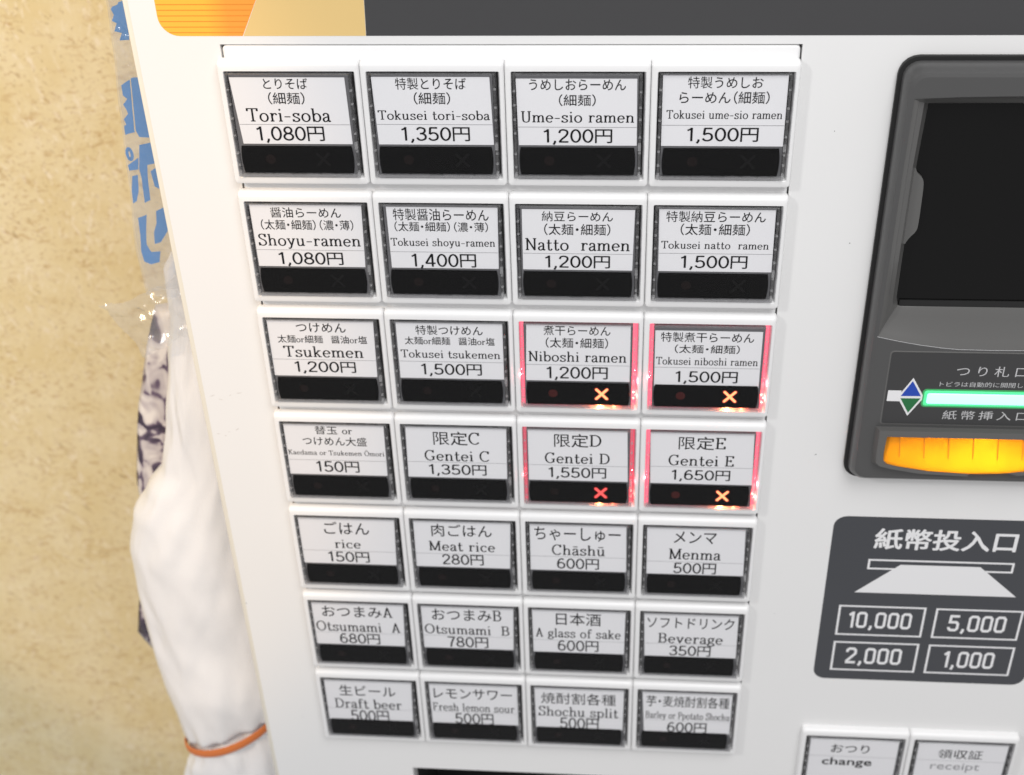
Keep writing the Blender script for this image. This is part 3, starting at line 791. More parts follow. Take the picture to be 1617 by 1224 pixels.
# ------------------------------------------------------------------ menu buttons
CW, CH = 40.4, 35.6
def frame_mesh():
    mb = MB()
    x0, x1, z0, z1 = -2.27, 42.67, -38.75, 3.35
    loops = [rrect(x0, x1, z0, z1, 1.3, PY-0.02), rrect(x0, x1, z0, z1, 1.3, 1.5), rrect(x0+.12, x1-.12, z0+.12, z1-.3, 1.25, 0.75),
             rrect(x0+.45, x1-.45, z0+.4, z1-.9, 1.1, 0.2), rrect(x0+.95, x1-.95, z0+.8, z1-1.5, 0.9, 0.0),
             rrect(-0.35, CW+0.95, -CH-0.75, 0.25, 0.6, 0.0), rrect(-0.2, CW+0.72, -CH-0.52, 0.16, 0.5, 0.18), rrect(-0.1, CW+0.25, -CH-0.2, 0.1, 0.45, 1.6), rrect(-0.1, CW+0.25, -CH-0.2, 0.1, 0.45, 3.1)]
    mb.loft(loops)
    mb.add(loops[-1], [tuple(range(len(loops[-1])))], 1)
    return mb.mesh('menu_button', ['frame', 'pocket'], True, 30)

def rim_mesh():
    mb = MB(); t = 1.15
    lo = [rrect(0.15, CW-0.15, -CH+.15, -0.1, .5, 1.7), rrect(0.25, CW-.25, -CH+.25, -.2, .5, -0.9), rrect(.5, CW-.5, -CH+.5, -.36, .45, -1.2),
          rrect(t, CW-t, -CH+t, -.62, .3, -1.2), rrect(t, CW-t, -CH+t, -.62, .3, 1.7)]
    mb.loft(lo, close=True)
    return mb.mesh('cap_rim', 'rim', True, 30)

def pane_mesh():
    mb = MB(); mb.loft([rrect(1.2, CW-1.2, -CH+1.2, -.66, .3, -0.99), rrect(1.2, CW-1.2, -CH+1.2, -.66, .3, -1.16)], True, True)
    return mb.mesh('clear_cover', 'pane')

def ribs_mesh(seed, dark):
    """moulded catches and ribs seen inside the rim"""
    rd = random.Random(seed); mb = MB()
    if dark:
        for side in (0, 1):
            z = -1.5 - rd.random()*2
            while z > -23:
                h = 1.2 + rd.random()*3.2
                x = 0.42 if side == 0 else CW-0.98
                mb.box(x-.08, x+0.62, rd.uniform(-.1, .4), 0.9, z-h, z); z -= h + 0.7 + rd.random()*3.2
        for x in (4.2, CW-6.5):
            mb.box(x, x+2.0, .3, .9, -0.75, -0.35)
        mb.box(3.0, 9.0, .4, .9, -0.7, -0.45); mb.box(25, 32, .4, .9, -0.7, -0.45)
        mb.box(17.5, 22.0, .3, .9, -CH+.35, -CH+.85)
        for x in (6, 11, 27, 32): mb.box(x, x+.25, .0, .6, -CH+.35, -CH+.95)
    else:
        for side in (0, 1):
            for z in (-5.5, -10.8, -15.6, -20.5, -26.5, -31.2):
                z += rd.uniform(-.8, .8); x = 0.3 if side == 0 else CW-1.05
                mb.box(x, x+0.75, -1.0, 0.1, z-.16, z+.16)
        for x in (3.5, 8.2, 13.0, 17.2, 22.3, 26.4, 31.5, 36): mb.box(x, x+.22, -1.0, .1, -CH+.3, -CH+1.0)
        mb.box(1.25, CW-1.25, -0.95, .45, -CH+.42, -CH+1.18)
        # small moulded feet at the lower corners
        mb.box(CW-1.1, CW-0.3, -1.1, .2, -CH+.25, -CH+2.2); mb.box(.3, 1.1, -1.1, .2, -CH+.25, -CH+2.0)
        mb.box(CW-1.25, CW-0.3, -1.0, .2, -25.6, -23.4)
    return mb.mesh('cap_ribs', 'rib_dark' if dark else 'rib_light')

def bar_mesh():
    mb = MB(); x0, x1, z0, z1 = 1.75, 38.45, -34.05, -24.75
    pts = []
    for k in range(9):
        t = k/8; pts.append((x0 + .45*(2*t-1)**2, z1 + (z0-z1)*t))
    for k in range(9):
        t = k/8; pts.append((x1 - .45*(2*t-1)**2, z0 + (z1-z0)*t))
    a = [(x, -0.55, z) for x, z in pts][::-1]; c = [((x-20.1)*.99+20.1, -0.9, (z+29.4)*.97-29.4) for x, z in pts][::-1]
    b = [(x, 0.3, z) for x, z in pts][::-1]
    mb.loft([b, a, c], False, True)
    return mb.mesh('indicator_window', 'bar', True, 35)

def cross_mesh(m, w=.45, y0=-0.925, name='sold_out_cross'):
    mb = MB()
    for i, (dx, dz) in enumerate(((1, 1), (1, -1))):
        p = [(28.55 - dx*1.85, -29.15 - dz*2.0), (28.55 + dx*1.85, -29.15 + dz*2.0)]
        l = math.hypot(3.7, 4.0); ux, uz = (p[1][0]-p[0][0])/l, (p[1][1]-p[0][1])/l
        pts = []
        for (cx, cz), s_ in ((p[1], 1), (p[0], -1)):
            for k in range(7):
                t = math.radians(-90 + 30*k)
                ex, ez = math.cos(t)*w*s_, math.sin(t)*w*s_
                pts.append((cx + ux*ex - uz*ez, cz + uz*ex + ux*ez))
        mb.prism(pts, y0 - i*0.006, -0.85)
    return mb.mesh(name, m)

def dot_mesh(m):
    mb = MB(); mb.prism([(11.3 + 1.65*math.cos(k*math.pi/14), -29.15 + 1.65*math.sin(k*math.pi/14)) for k in range(28)], -0.92, -0.85)
    return mb.mesh('ready_dot', m)

def backing_mesh():
    mb = MB(); mb.box(1.35, CW-1.35, -0.25, 1.2, -CH+1.35, -.7); return mb.mesh('label_backing', 'backing')

def guide_mesh(m):
    mb = MB(); a = rrect(-.05, CW+.2, -CH-.15, .05, .4, 2.2); b = rrect(1.3, CW-1.3, -CH+1.3, -.68, .3, 2.2)
    mb.loft([a, b]); return mb.mesh('light_guide', m)

ME = dict(halo=cross_mesh('cross_halo', .72, -0.908, 'painted_cross_glow'), guide=guide_mesh('guide'), guide_dim=guide_mesh('guide_dim'), frame=frame_mesh(), rim=rim_mesh(), pane=pane_mesh(), bar=bar_mesh(), back=backing_mesh(),
          x_dim=cross_mesh('dim_cross'), x_hot=cross_mesh('cross_hot'), x_red=cross_mesh('cross_red'), d_dim=dot_mesh('dim_dot'), d_red=dot_mesh('dot_red'))
RIBD = [ribs_mesh(k, True) for k in range(4)]; RIBL = [ribs_mesh(k+10, False) for k in range(4)]
LIT = {(3, 3): 'hot', (3, 4): 'hot', (4, 3): 'red', (4, 4): 'hot'}
GRP = 'menu buttons in rows on the machine'

def led(parent, x, y, z, power, col, rad=0.5):
    l = bpy.data.lights.new('button_led', 'POINT'); l.energy = power; l.color = col; l.shadow_soft_size = rad*S
    o = bpy.data.objects.new('button_led', l); COL.objects.link(o); o.parent = parent; o.location = Vector((x, y, z))*S

def button(x, z, paper, lines, label, lit=None, k=0, bar=True):
    f = obj('menu_button', ME['frame'], machine, mloc(x, 0, z))
    tag(f, label, group=GRP)
    obj('label_backing', ME['back'], f)
    rd = random.Random(k*13+5)
    obj('cap_rim', ME['rim'], f); obj('clear_cover', ME['pane'], f)
    if not lit: tag(obj('dark_catches', RIBD[rd.randrange(4)], f), kind='stuff')
    tag(obj('clear_ribs', RIBL[rd.randrange(4)], f), kind='stuff')
    pl, pr, ql, qr, zt, zb, zd = paper
    zt = min(zt, -0.75); pl, pr = max(pl, 1.3), min(pr, CW-1.3); ql, qr = max(ql, 1.3), min(qr, CW-1.3)
    if bar: zb = min(zb, -24.0)
    # the two slips of paper: the name above, the price below
    t = (zd - zt)/(zb - zt); ml, mr = pl + (ql-pl)*t, pr + (qr-pr)*t
    MB().prism([(pl, zt), (pr, zt), (mr, zd+.05), (ml, zd+.05)], -0.42, -0.27).build('name_slip', 'paper', f)
    MB().prism([(ml, zd), (mr, zd), (qr, zb), (ql, zb)], -0.40, -0.27).build('price_slip', 'paper', f)
    MB().prism([(ml+.1, zd+.02), (mr-.1, zd+.02), (mr-.1, zd-.09), (ml+.1, zd-.09)], -0.45, -0.435).build('painted_slip_shade', 'line', f)  # thin grey strip paints the shade where the slips overlap
    mb = MB()
    for j, (st, txt, a, b, h, l) in enumerate(lines):
        put_line(mb, st, txt, a, b, h, l, -0.47 - 0.014*(j % 2))
    tag(mb.build('lettering', 'ink', f), kind='stuff')
    if bar:
        obj('indicator_window', ME['bar'], f)
        obj('sold_out_cross', ME['x_' + lit] if lit else ME['x_dim'], f)
        obj('ready_dot', ME['d_red'] if lit == 'hot' else ME['d_dim'], f)
    if lit:
        obj('light_guide', ME['guide'] if lit == 'hot' else ME['guide_dim'], f)
        p = 1.0 if lit == 'hot' else 0.3
        led(f, 28.0, 0.8, -CH+0.55, 0.0060*p, (1.0, 0.26, 0.09)); led(f, 33.0, 0.8, -CH+.55, 0.0012*p, (1.0, .18, .07))
        led(f, CW-.55, 0.8, -30.5, 0.0012*p, (1.0, 0.14, 0.10))
        led(f, CW+.1, -0.2, -24.0, .0007*p, (1.0, 0.14, 0.16), 0.2); led(f, .1, -0.2, -22.0, .0006*p, (1.0, 0.14, 0.16), 0.2)
        obj('painted_cross_glow', ME['halo'], f)  # painted red glow laid behind the lit cross
    return f

ORD = {1: 'top', 2: 'second', 3: 'third', 4: 'fourth', 5: 'fifth', 6: 'sixth', 7: 'bottom'}
for k, (r, c, paper, lines) in enumerate(LABELS):
    name = [t[1] for t in lines if t[0] == 'L'][0].strip(); price = lines[-1][1]
    lab = 'menu button reading %s %s yen, %s row' % (' '.join(name.split()), price[:-1], ORD[r])
    if (r, c) in LIT: lab += ', red cross lit'
    button((c-1)*45.0, -(r-1)*45.15, paper, lines, lab, LIT.get((r, c)), k)

for k, (x, jp, en, jx, ex) in enumerate([(206.9, 'おつり', 'change', (10.6, 26.6), (7.6, 28.4)), (251.9, '領収証', 'receipt', (10.2, 28.7), (8.2, 28.6))]):
    f = button(x, -295.2, (1.6, 38.4, 1.8, 38.4, -1.0, -33.8, -11.6), [('J', jp, jx[0], jx[1], -4.0 if k == 0 else -4.6, -9.3 if k == 0 else -10.3)], 'menu button reading %s, below the banknote sign' % en, None, 40+k, bar=False)
    mb = MB(); put_line(mb, 'N', en, ex[0], ex[1], -12.6 if k == 0 else -13.0, -18.6 if k == 0 else -18.8, -0.47, bold=0.012 if k == 0 else 0.0)
    tag(mb.build('english_lettering', 'ink' if k == 0 else 'line', f), kind='stuff')

# ------------------------------------------------------------------ banknote unit
FY = -4.0; CX = 248.7
def bill_unit():
    x0, x1, z0, z1 = 206.7, 290.7, -156.0, 4.4
    # opening for the screen and the scoop under it (anticlockwise from the front)
    def mirror(pts): return [(2*CX-x, z) for x, z in pts]
    half_open = [(CX, -95.9), (238, -95.75), (232.7, -95.3), (225, -94.2), (218, -92.9), (213.5, -91.9), (210.9, -91.2)]
    half_open += [(211.0, -84), (211.0, -58), (211.0, -30), (211.2, -6.6)]
    half_open += [(225, -6.0), (CX, -5.6)]
    half_scr = [(CX, -82.6), (238, -82.6), (232.7, -82.6), (225, -82.6), (220, -82.6), (218.2, -82.6), (217.0, -82.3)]
    half_scr += [(216.3, -79), (216.2, -58), (216.2, -30.0), (216.9, -10.4)]
    half_scr += [(225, -10.3), (CX, -10.2)]
    side = [0]*7 + [1]*4 + [0]*2
    def ring(h): return h + mirror(h[1:-1])[::-1]
    op, sc = ring(half_open), ring(half_scr)
    op = op[::-1]; sc = sc[::-1]; sd_ = (side + side[1:-1][::-1])[::-1]
    body = MB()
    n = 5
    outer = [rrect(x0+1.3, x1-1.3, z0+1.3, z1-1.3, 5.0, PY-1.2), rrect(x0+1.4, x1-1.4, z0+1.5, z1-1.5, 5.0, 0.5), rrect(x0+2.0, x1-2.0, z0+2.6, z1-2.2, 5.0, -2.2),
             rrect(x0+2.9, x1-2.9, z0+4.0, z1-3.1, 4.6, -3.6), rrect(x0+4.0, x1-4.0, z0+5.5, z1-4.2, 4.0, FY)]
    body.loft(outer)
    o = body.build('bill_acceptor', 'grey', machine, mloc(), smooth=True, sharp=28)
    # front face with its opening, filled between the outer edge and the opening
    bm = bmesh.new()
    A = [bm.verts.new((p[0]*S, FY*S, p[2]*S)) for p in outer[-1]]
    B = [bm.verts.new((p[0]*S, FY*S, p[1]*S)) for p in op]
    E = [bm.edges.new((A[i], A[(i+1) % len(A)])) for i in range(len(A))] + [bm.edges.new((B[i], B[(i+1) % len(B)])) for i in range(len(B))]
    D = [bm.verts.new((x*S, FY*S, z*S)) for x, z in ((220.2, -142.4), (226, -143.9), (236, -145.3), (CX, -145.9), (2*CX-236, -145.3), (2*CX-226, -143.9), (2*CX-220.2, -142.4), (2*CX-220.2, -131.6), (220.2, -131.6))]
    E += [bm.edges.new((D[i], D[(i+1) % len(D)])) for i in range(len(D))]
    bmesh.ops.triangle_fill(bm, use_beauty=True, use_dissolve=False, edges=E, normal=(0, -1, 0))
    me = bpy.data.meshes.new('face_plate'); bm.to_mesh(me); bm.free(); me.materials.append(M['grey'])
    obj('face_plate', me, o)
    # scoop walls: opening -> screen, with a small lip and a step
    sd = MB(); m = len(op)
    def lerp(t): return [(a[0]+(b[0]-a[0])*t, a[1]+(b[1]-a[1])*t) for a, b in zip(op, sc)]
    prof = [(0, FY), (0.05, FY+.25), (0.30, FY+1.0), (0.34, FY+1.5), (0.66, FY+2.6), (0.70, FY+3.2), (0.96, FY+5.3), (1.0, FY+5.8), (1.0, FY+6.4)]
    flat = [(0, FY), (.02, FY+.12), (.18, FY+1.3), (.36, FY+2.5), (.54, FY+3.5), (.72, FY+4.4), (.96, FY+5.3), (1.0, FY+5.6), (1.0, FY+6.4)]
    loops = []
    for (t1, y1), (t2, y2) in zip(prof, flat):
        A1, A2 = lerp(t1), lerp(t2)
        loops.append([(A1[i][0], y1, A1[i][1]) if sd_[i] else (A2[i][0], y2, A2[i][1]) for i in range(m)])
    sd.loft(loops)
    sd.build('screen_surround', 'grey_smooth', o, smooth=True, sharp=24)
    MB().box(214.5, 2*CX-214.5, FY+6.1, FY+6.5, -84, -9).build('screen', 'screen', o)
    for sx in (1, -1):
        tab = crv([(215.9, -31.6), (216.6, -33.2), (218.2, -34.8), (219.0, -37.2), (219.25, -44), (219.3, -51.6), (218.8, -54.0), (217.2, -56.2), (216.1, -58.4)])
        tab = [(x if sx == 1 else 2*CX-x, z) for x, z in tab + [(215.2, -58.4), (215.2, -31.6)]]
        MB().prism(tab, FY+4.6, FY+5.9).build('finger_tab', 'grey_smooth', o)
    mb = MB(); mb.box(217.4, 2*CX-217.4, FY+5.5, FY+6.0, -82.4, -80.2); mb.build('screen_ledge', 'gasket', o)
    # pale line along the lip of the scoop
    def edge(pts, w, name):
        vs, fs = ribbon(pts, w, w)
        return MB().add([(x, FY-0.03, z) for x, z in vs], fs).build(name, 'print', o)
    edge([(210.7, -91.35), (218, -93.05), (225, -94.35), (232.7, -95.45), (238, -95.9), (CX, -96.05), (2*CX-238, -95.9), (2*CX-225, -94.35), (2*CX-210.7, -91.35)], .10, 'lip_edge')
    # gasket
    g = MB(); g.loft([rrect(x0, x1, z0, z1, 6.0, PY-0.03), rrect(x0, x1, z0, z1, 6.0, PY-1.5), rrect(x0+1.6, x1-1.6, z0+1.6, z1-1.6, 4.8, PY-1.6)])
    g.build('gasket', 'gasket', o, smooth=True, sharp=30)
    # instruction plate with a fine groove round it
    px0, px1, pz0, pz1 = 216.1, 2*CX-216.1, -127.3, -97.2
    MB().loft([rrect(px0-.35, px1+.35, pz0-.35, pz1+.35, 1.2, FY-.02), rrect(px0-.2, px1+.2, pz0-.2, pz1+.2, 1.1, FY-.12), rrect(px0+.1, px1-.1, pz0+.1, pz1-.1, 1.0, FY-.12), rrect(px0+.1, px1-.1, pz0+.1, pz1-.1, 1.0, FY-.03)]).build('plate_groove', 'grey_smooth', o)
    MB().loft([rrect(px0+.3, px1-.3, pz0+.3, pz1-.3, .9, FY-.03), rrect(px0+.3, px1-.3, pz0+.3, pz1-.3, .9, FY-.06)], True, True).build('instruction_plate', 'plate', o)
    y = FY - .09
    MB().box(217.0, 221.5, y, y+.02, -117.6, -113.1).build('white_dash', 'white_print', o)
    for nm, m_, pts in (('diamond_outline', 'white_print', [(224.8, -107.7), (229.4, -115.8), (224.8, -123.7), (220.4, -115.9)]),):
        MB().prism(pts, y-.03, y).build(nm, m_, o)
    MB().prism([(224.75, -109.0), (228.3, -115.25), (221.5, -115.35)], y-.06, y-.035).build('blue_arrow', 'blue_mark', o)
    MB().prism([(224.85, -122.4), (228.3, -116.2), (221.5, -116.3)], y-.06, y-.035).build('green_arrow', 'green_mark', o)
    MB().loft([rrect(228.7, 2*CX-228.7, -119.8, -112.2, 1.4, y+.02), rrect(228.9, 2*CX-228.9, -119.6, -112.4, 1.3, y-.05)], False, True).build('painted_glow_fringe', 'glow_outer', o)  # glow spilling onto the plate, painted as emissive rings round the bar
    MB().loft([rrect(229.3, 2*CX-229.3, -119.2, -112.8, 1.0, y-.06), rrect(229.7, 2*CX-229.7, -118.8, -113.2, .8, y-.25)], False, True).build('painted_glow_edge', 'glow_edge', o)
    MB().loft([rrect(230.3, 2*CX-230.3, -118.2, -113.8, .8, y-.26), rrect(230.7, 2*CX-230.7, -117.9, -114.1, .7, y-.6)], False, True).build('light_bar', 'glow', o, smooth=True)
    mb = MB()
    put_line(mb, 'N', 'つり札口', 238.7, 262.2, -102.5, -106.7, y, spacing=1.45)
    put_line(mb, 'N', 'トビラは自動的に開閉します', 233.9, 267.0, -109.0, -111.1, y)
    put_line(mb, 'N', '紙幣挿入口', 236.7, 265.6, -121.1, -124.9, y, spacing=1.35)
    tag(mb.build('lettering', 'print', o), kind='stuff')
    # lit orange note tray with its grey cradle
    half = [(CX, -147.0), (235, -146.2), (224, -144.4), (220.0, -143.3), (218.6, -142.0), (218.2, -139.0), (218.5, -131.2)]
    lo = [(x-1.2 if x < CX-1 else x, z-1.5 if z < -140 else z+.0) for x, z in half]
    cr = MB()
    i0 = half + [(2*CX-x, z) for x, z in half[::-1][:-1]]
    o0 = [(x if abs(x-CX) < 1 else x-3.6, z-2.4 if z < -141 else z) for x, z in half]
    o0[-1] = (214.6, -128.6); o0 = o0 + [(2*CX-x, z) for x, z in o0[::-1][:-1]]
    N = len(i0)
    vs = [(x, FY-2.6, z) for x, z in i0] + [(x + (1.2 if x < CX else -1.2) * (abs(x-CX) > 20), FY-2.6, z + (1.3 if z < -141 else 0)) for x, z in o0] + [(x, FY-.02, z) for x, z in o0] + [(x, FY+1.0, z) for x, z in i0]
    fs = []
    for k in range(N-1):
        fs += [(k, k+1, N+k+1, N+k), (N+k, N+k+1, 2*N+k+1, 2*N+k), (3*N+k, 3*N+k+1, k+1, k)]
    for e in (0, N-1): fs.append((e, N+e, 2*N+e, 3*N+e))
    cr.add(vs, fs); cr.build('tray_cradle', 'grey_smooth', o, smooth=True, sharp=35)
    tr = MB()
    rows = []
    for t in (0, .25, .5, .75, 1):
        row = []
        for k in range(25):
            x = 218.6 + (2*CX-2*218.6)*k/24; u = abs(x-CX)/(CX-218.6)
            zb = -146.9 + 3.7*u**2.2
            zt = -130.9
            row.append((x, FY-.25 - 2.2*t + 0.5*math.sin(t*math.pi), zt + (zb-zt)*t))
        rows.append(row)
    vs = [p for r_ in rows for p in r_]
    tr.add(vs, [(a*25+k, a*25+k+1, (a+1)*25+k+1, (a+1)*25+k) for a in range(4) for k in range(24)])
    tr.build('note_tray', 'tray', o, smooth=True)
    for x in [223.4 + 8.45*k for k in range(7)]:
        MB().add([(x-.18, FY-.38, -132.4), (x+.18, FY-.38, -132.0), (x+1.0, FY-1.52, -141.2), (x+.64, FY-1.52, -141.2), (x, FY+.2, -132.4), (x+.8, FY-.8, -141.2)], [(0, 1, 2, 3), (0, 3, 5, 4), (1, 4, 5, 2)]).build('tray_rib', 'tray_rib', o)
    MB().box(219, 2*CX-219, FY-.2, FY+.3, -131.3, -130.5).build('note_slot', 'gasket', o)
    for lx, lz, lp in ((224, -142.5, .0020), (235, -143.5, .0030), (246, -144, .0040), (257, -144, .0044), (268, -143.5, .0034), (276, -142.5, .0020), (252, -134, .0020)):
        l = bpy.data.lights.new('tray_led', 'POINT'); l.energy = lp*0.85; l.color = (1.0, 0.72, 0.35); l.shadow_soft_size = .0006
        q = bpy.data.objects.new('tray_led', l); COL.objects.link(q); q.parent = o; q.location = Vector((lx, FY+6.2, lz))*S
    return o
bill_unit()

# ------------------------------------------------------------------ sign under the banknote unit
def bill_sign():
    y = PY - .05
    o = MB().loft([rrect(206.4, 290.8, -263.6, -176.3, 5.0, PY-.01), rrect(206.4, 290.8, -263.6, -176.3, 5.0, y)], True, True).build('banknote_sign', 'sign', machine, mloc())
    y -= .03
    mb = MB(); put_line(mb, 'N', '紙幣投入口', 222.6, 275.0, -182.0, -192.0, y, bold=0.022)
    tag(mb.build('lettering', 'white_print', o), kind='stuff')
    def outline(x0, x1, z0, z1, w, nm, cut=None):
        m_ = MB()
        a = [(x0, y, z0), (x1, y, z0), (x1, y, z1), (x0, y, z1)]; b = [(x0+w, y, z0+w), (x1-w, y, z0+w), (x1-w, y, z1-w), (x0+w, y, z1-w)]
        m_.loft([a, b]); return m_.build(nm, 'white_print', o)
    outline(221.3, 276.1, -202.65, -197.4, .85, 'slot_outline')
    MB().prism([(233.7, -199.9), (263.6, -199.9), (279.5, -214.9), (217.9, -214.9)], y-.05, y-.02).build('note_shape', 'white_print', o)
    boxes = [(212.85, 246.7, -238.4, -222.0, '10,000', 217.3, 241.8, -225.4, -234.2), (250.45, 284.0, -238.4, -222.2, '5,000', 256.1, 278.3, -225.5, -234.4),
             (212.85, 246.7, -258.5, -242.0, '2,000', 218.3, 240.5, -245.3, -254.4), (250.45, 284.2, -258.5, -242.2, '1,000', 257.2, 277.1, -245.6, -254.8)]
    for x0, x1, z0, z1, t, a, b, h, l in boxes:
        outline(x0, x1, z0, z1, .85, 'amount_outline')
        mb = MB(); cur = 0.0; ps = []
        for ch in t:
            w = {'1': .34, ',': .24}.get(ch, .62)
            for st in BLOCK[ch]: ps.append([(p+cur, q) for p, q in st])
            cur += w + .12
        k = (b-a)/(cur-.12)
        for i, st in enumerate(ps):
            vs, fs = miter(st, .075)
            mb.add([(a+p*k, y-.0015*i, l+q*(h-l)) for p, q in vs], fs)
        tag(mb.build('amount', 'white_print', o), kind='stuff')
    return o

def miter(poly, w):
    n = len(poly); closed = poly[0] == poly[-1]
    L = []; R = []
    for i, (x, y) in enumerate(poly):
        if closed: a = poly[i-1] if i else poly[-2]; b = poly[i+1] if i < n-1 else poly[1]
        else: a = poly[i-1] if i else None; b = poly[i+1] if i < n-1 else None
        d1 = None if a is None else ((x-a[0]), (y-a[1])); d2 = None if b is None else ((b[0]-x), (b[1]-y))
        d1 = d1 or d2; d2 = d2 or d1
        n1 = (-d1[1]/math.hypot(*d1), d1[0]/math.hypot(*d1)); n2 = (-d2[1]/math.hypot(*d2), d2[0]/math.hypot(*d2))
        mx, my = n1[0]+n2[0], n1[1]+n2[1]; q = mx*mx+my*my
        k = 2*w/q if q > .3 else w
        L.append((x+mx*k, y+my*k)); R.append((x-mx*k, y-my*k))
    return L+R, [(i, i+n, i+n+1, i+1) for i in range(n-1)]
def _box0(w=.62, c=.10):
    a, b, lo, hi = .075, w-.075, .075, .925
    return [(a+c, lo), (b-c, lo), (b, lo+c), (b, hi-c), (b-c, hi), (a+c, hi), (a, hi-c), (a, lo+c), (a+c, lo)]
BLOCK = {'0': [_box0()], ',': [[(.14, .16), (.14, .02), (.06, -.12)]], '1': [[(.24, 0), (.24, 1)], [(.03, .78), (.20, .92)]],
         '2': [[(.075, .70), (.075, .825), (.175, .925), (.445, .925), (.545, .825), (.545, .62), (.10, .16), (.10, .075), (.60, .075)]],
         '5': [[(.58, .925), (.11, .925), (.09, .56), (.445, .56), (.545, .46), (.545, .175), (.445, .075), (.175, .075), (.075, .175), (.075, .26)]]}
bill_sign()

# ------------------------------------------------------------------ bags hanging beside the machine
def catmull(vals, t):
    n = len(vals)-1; f = min(max(t, 0), 1)*n; i = min(int(f), n-1); u = f-i
    a, b, c, d = vals[max(i-1, 0)], vals[i], vals[i+1], vals[min(i+2, n)]
    return 0.5*(2*b + (c-a)*u + (2*a-5*b+4*c-d)*u*u + (3*b-a-3*c+d)*u**3)

def interp(tbl, z):
    """tbl of (z, x) with z falling"""
    if z >= tbl[0][0]: return tbl[0][1]
    for (z0, x0), (z1, x1) in zip(tbl, tbl[1:]):
        if z >= z1: 
            t = (z0-z)/(z0-z1); t = t*t*(3-2*t)*.5 + t*.5
            return x0 + (x1-x0)*t
    return tbl[-1][1]

# clear sleeve printed with blue characters
def sleeve():
    root = empty('printed_sleeve', (-40, 26, -100))
    tag(root, 'clear plastic sleeve with large blue characters hanging beside the machine', 'plastic sleeve')
    off = Vector((-40, 26, -100))
    L = (-off.x, -off.y, -off.z)
    edge = [(60, -40), (12, -44), (-3, -45), (-25, -47.2), (-51, -49.2), (-79, -52), (-98, -51.5)]
    mb = MB(); nu, nv = 30, 200
    for side in (0, 1):
        vs = []
        for j in range(nv+1):
            z = 60 - 158*j/nv; xl = interp(edge, z)
            for i in range(nu+1):
                u = i/nu; x = xl + (-30.6-xl)*u
                bul = 2.2*math.sin(math.pi*u)**.7
                w = 0.7*noise.noise(Vector((x*.25, z*.09, side*9))) + 0.7*noise.noise(Vector((x*.5+z*.35, z*.3, 3+side)))
                k = math.exp(-((z-2)/11)**2)*2.2 + math.exp(-((z+88)/7)**2)
                w += k*.9*noise.noise(Vector((x*.45+z*.5, z*.55-x*.3, 7+side))) + (.25+k)*.5*abs(noise.noise(Vector((x*.9+z*.8, z*.5-x*.5, 17+side))))
                y = min(27.6, 27.3 - bul + w*math.sin(math.pi*u)**.5) if side == 0 else 29.2 + bul + w*math.sin(math.pi*u)**.5
                vs.append((x, y, z))
        mb.add(vs, [(a*(nu+1)+b, a*(nu+1)+b+1, (a+1)*(nu+1)+b+1, (a+1)*(nu+1)+b) for a in range(nv) for b in range(nu)])
    mb.build('film', 'film', root, L, smooth=True, sharp=180)
    Yp = 27.95
    glyphs = {'blue_character': [
      [[(-42.59, 11.09), (-40.68, 11.79), (-40.17, 12.60), (-37.15, 13.31), (-39.06, -0.11), (-42.39, -0.32), (-41.08, 2.21), (-43.50, 2.81), (-42.19, 5.54), (-43.60, 6.24), (-42.59, 8.36), (-43.20, 10.28)]],
      [[(-44.92, -16.05), (-42.49, -14.44), (-41.59, -14.04), (-43.60, -32.20), (-43.50, -33.01), (-47.13, -34.12), (-46.93, -30.89), (-46.02, -30.28), (-46.53, -28.36), (-44.61, -26.35), (-44.92, -24.63), (-45.72, -23.02), (-43.81, -20.90), (-45.12, -19.69)],
       [(-41.18, -13.63), (-40.27, -13.23), (-36.94, -13.13), (-37.85, -35.12), (-42.29, -34.92), (-43.10, -32.60)]],
      [[(-48.45, -45.62), (-44.11, -42.69), (-45.02, -47.23), (-48.35, -47.74)],
       [(-42.90, -37.95), (-36.74, -36.54), (-37.25, -44.51), (-41.48, -45.52), (-42.29, -50.76), (-42.90, -59.14), (-45.22, -60.35), (-44.51, -50.86), (-44.71, -47.03)],
       [(-47.74, -49.85), (-45.62, -49.35), (-46.53, -55.71), (-48.04, -59.64), (-49.56, -60.65), (-49.05, -55.71)],
       [(-40.78, -47.94), (-38.56, -46.42), (-37.55, -55.61), (-40.37, -53.69)], 'ring'],
      [[(-48.85, -66.40), (-45.42, -65.09), (-46.83, -71.65), (-47.74, -77.20), (-46.63, -80.33), (-43.10, -80.02), (-44.21, -84.46), (-47.64, -85.57), (-49.96, -84.26), (-50.26, -79.82), (-49.35, -73.67)],
       [(-41.69, -63.58), (-37.65, -61.46), (-38.46, -71.04), (-42.19, -76.19), (-44.61, -77.00), (-44.01, -72.05), (-42.39, -68.52)]]]}
    for g in glyphs['blue_character']:
        mb = MB()
        for i, p in enumerate(g):
            if p == 'ring':
                vs, fs = ribbon(arc(-47.03, -41.38, .85, 1.9, 0, 360, 22), .55, .8)
                mb.add([(x, Yp, z) for x, z in vs], fs); continue
            q = []
            for k in range(len(p)):        # uneven printed edge
                a, b = p[k], p[(k+1) % len(p)]
                n = max(1, int(math.hypot(b[0]-a[0], b[1]-a[1])/1.2))
                for s_ in range(n):
                    x, z = a[0]+(b[0]-a[0])*s_/n, a[1]+(b[1]-a[1])*s_/n
                    q.append((x + .06*noise.noise(Vector((x*1.3, z*1.3, 1))), z + .06*noise.noise(Vector((x*1.3, z*1.3, 5)))))
            mb.prism(q, Yp, Yp+.08)
        mb.build('blue_character', 'blue_ink', root, L)
sleeve()

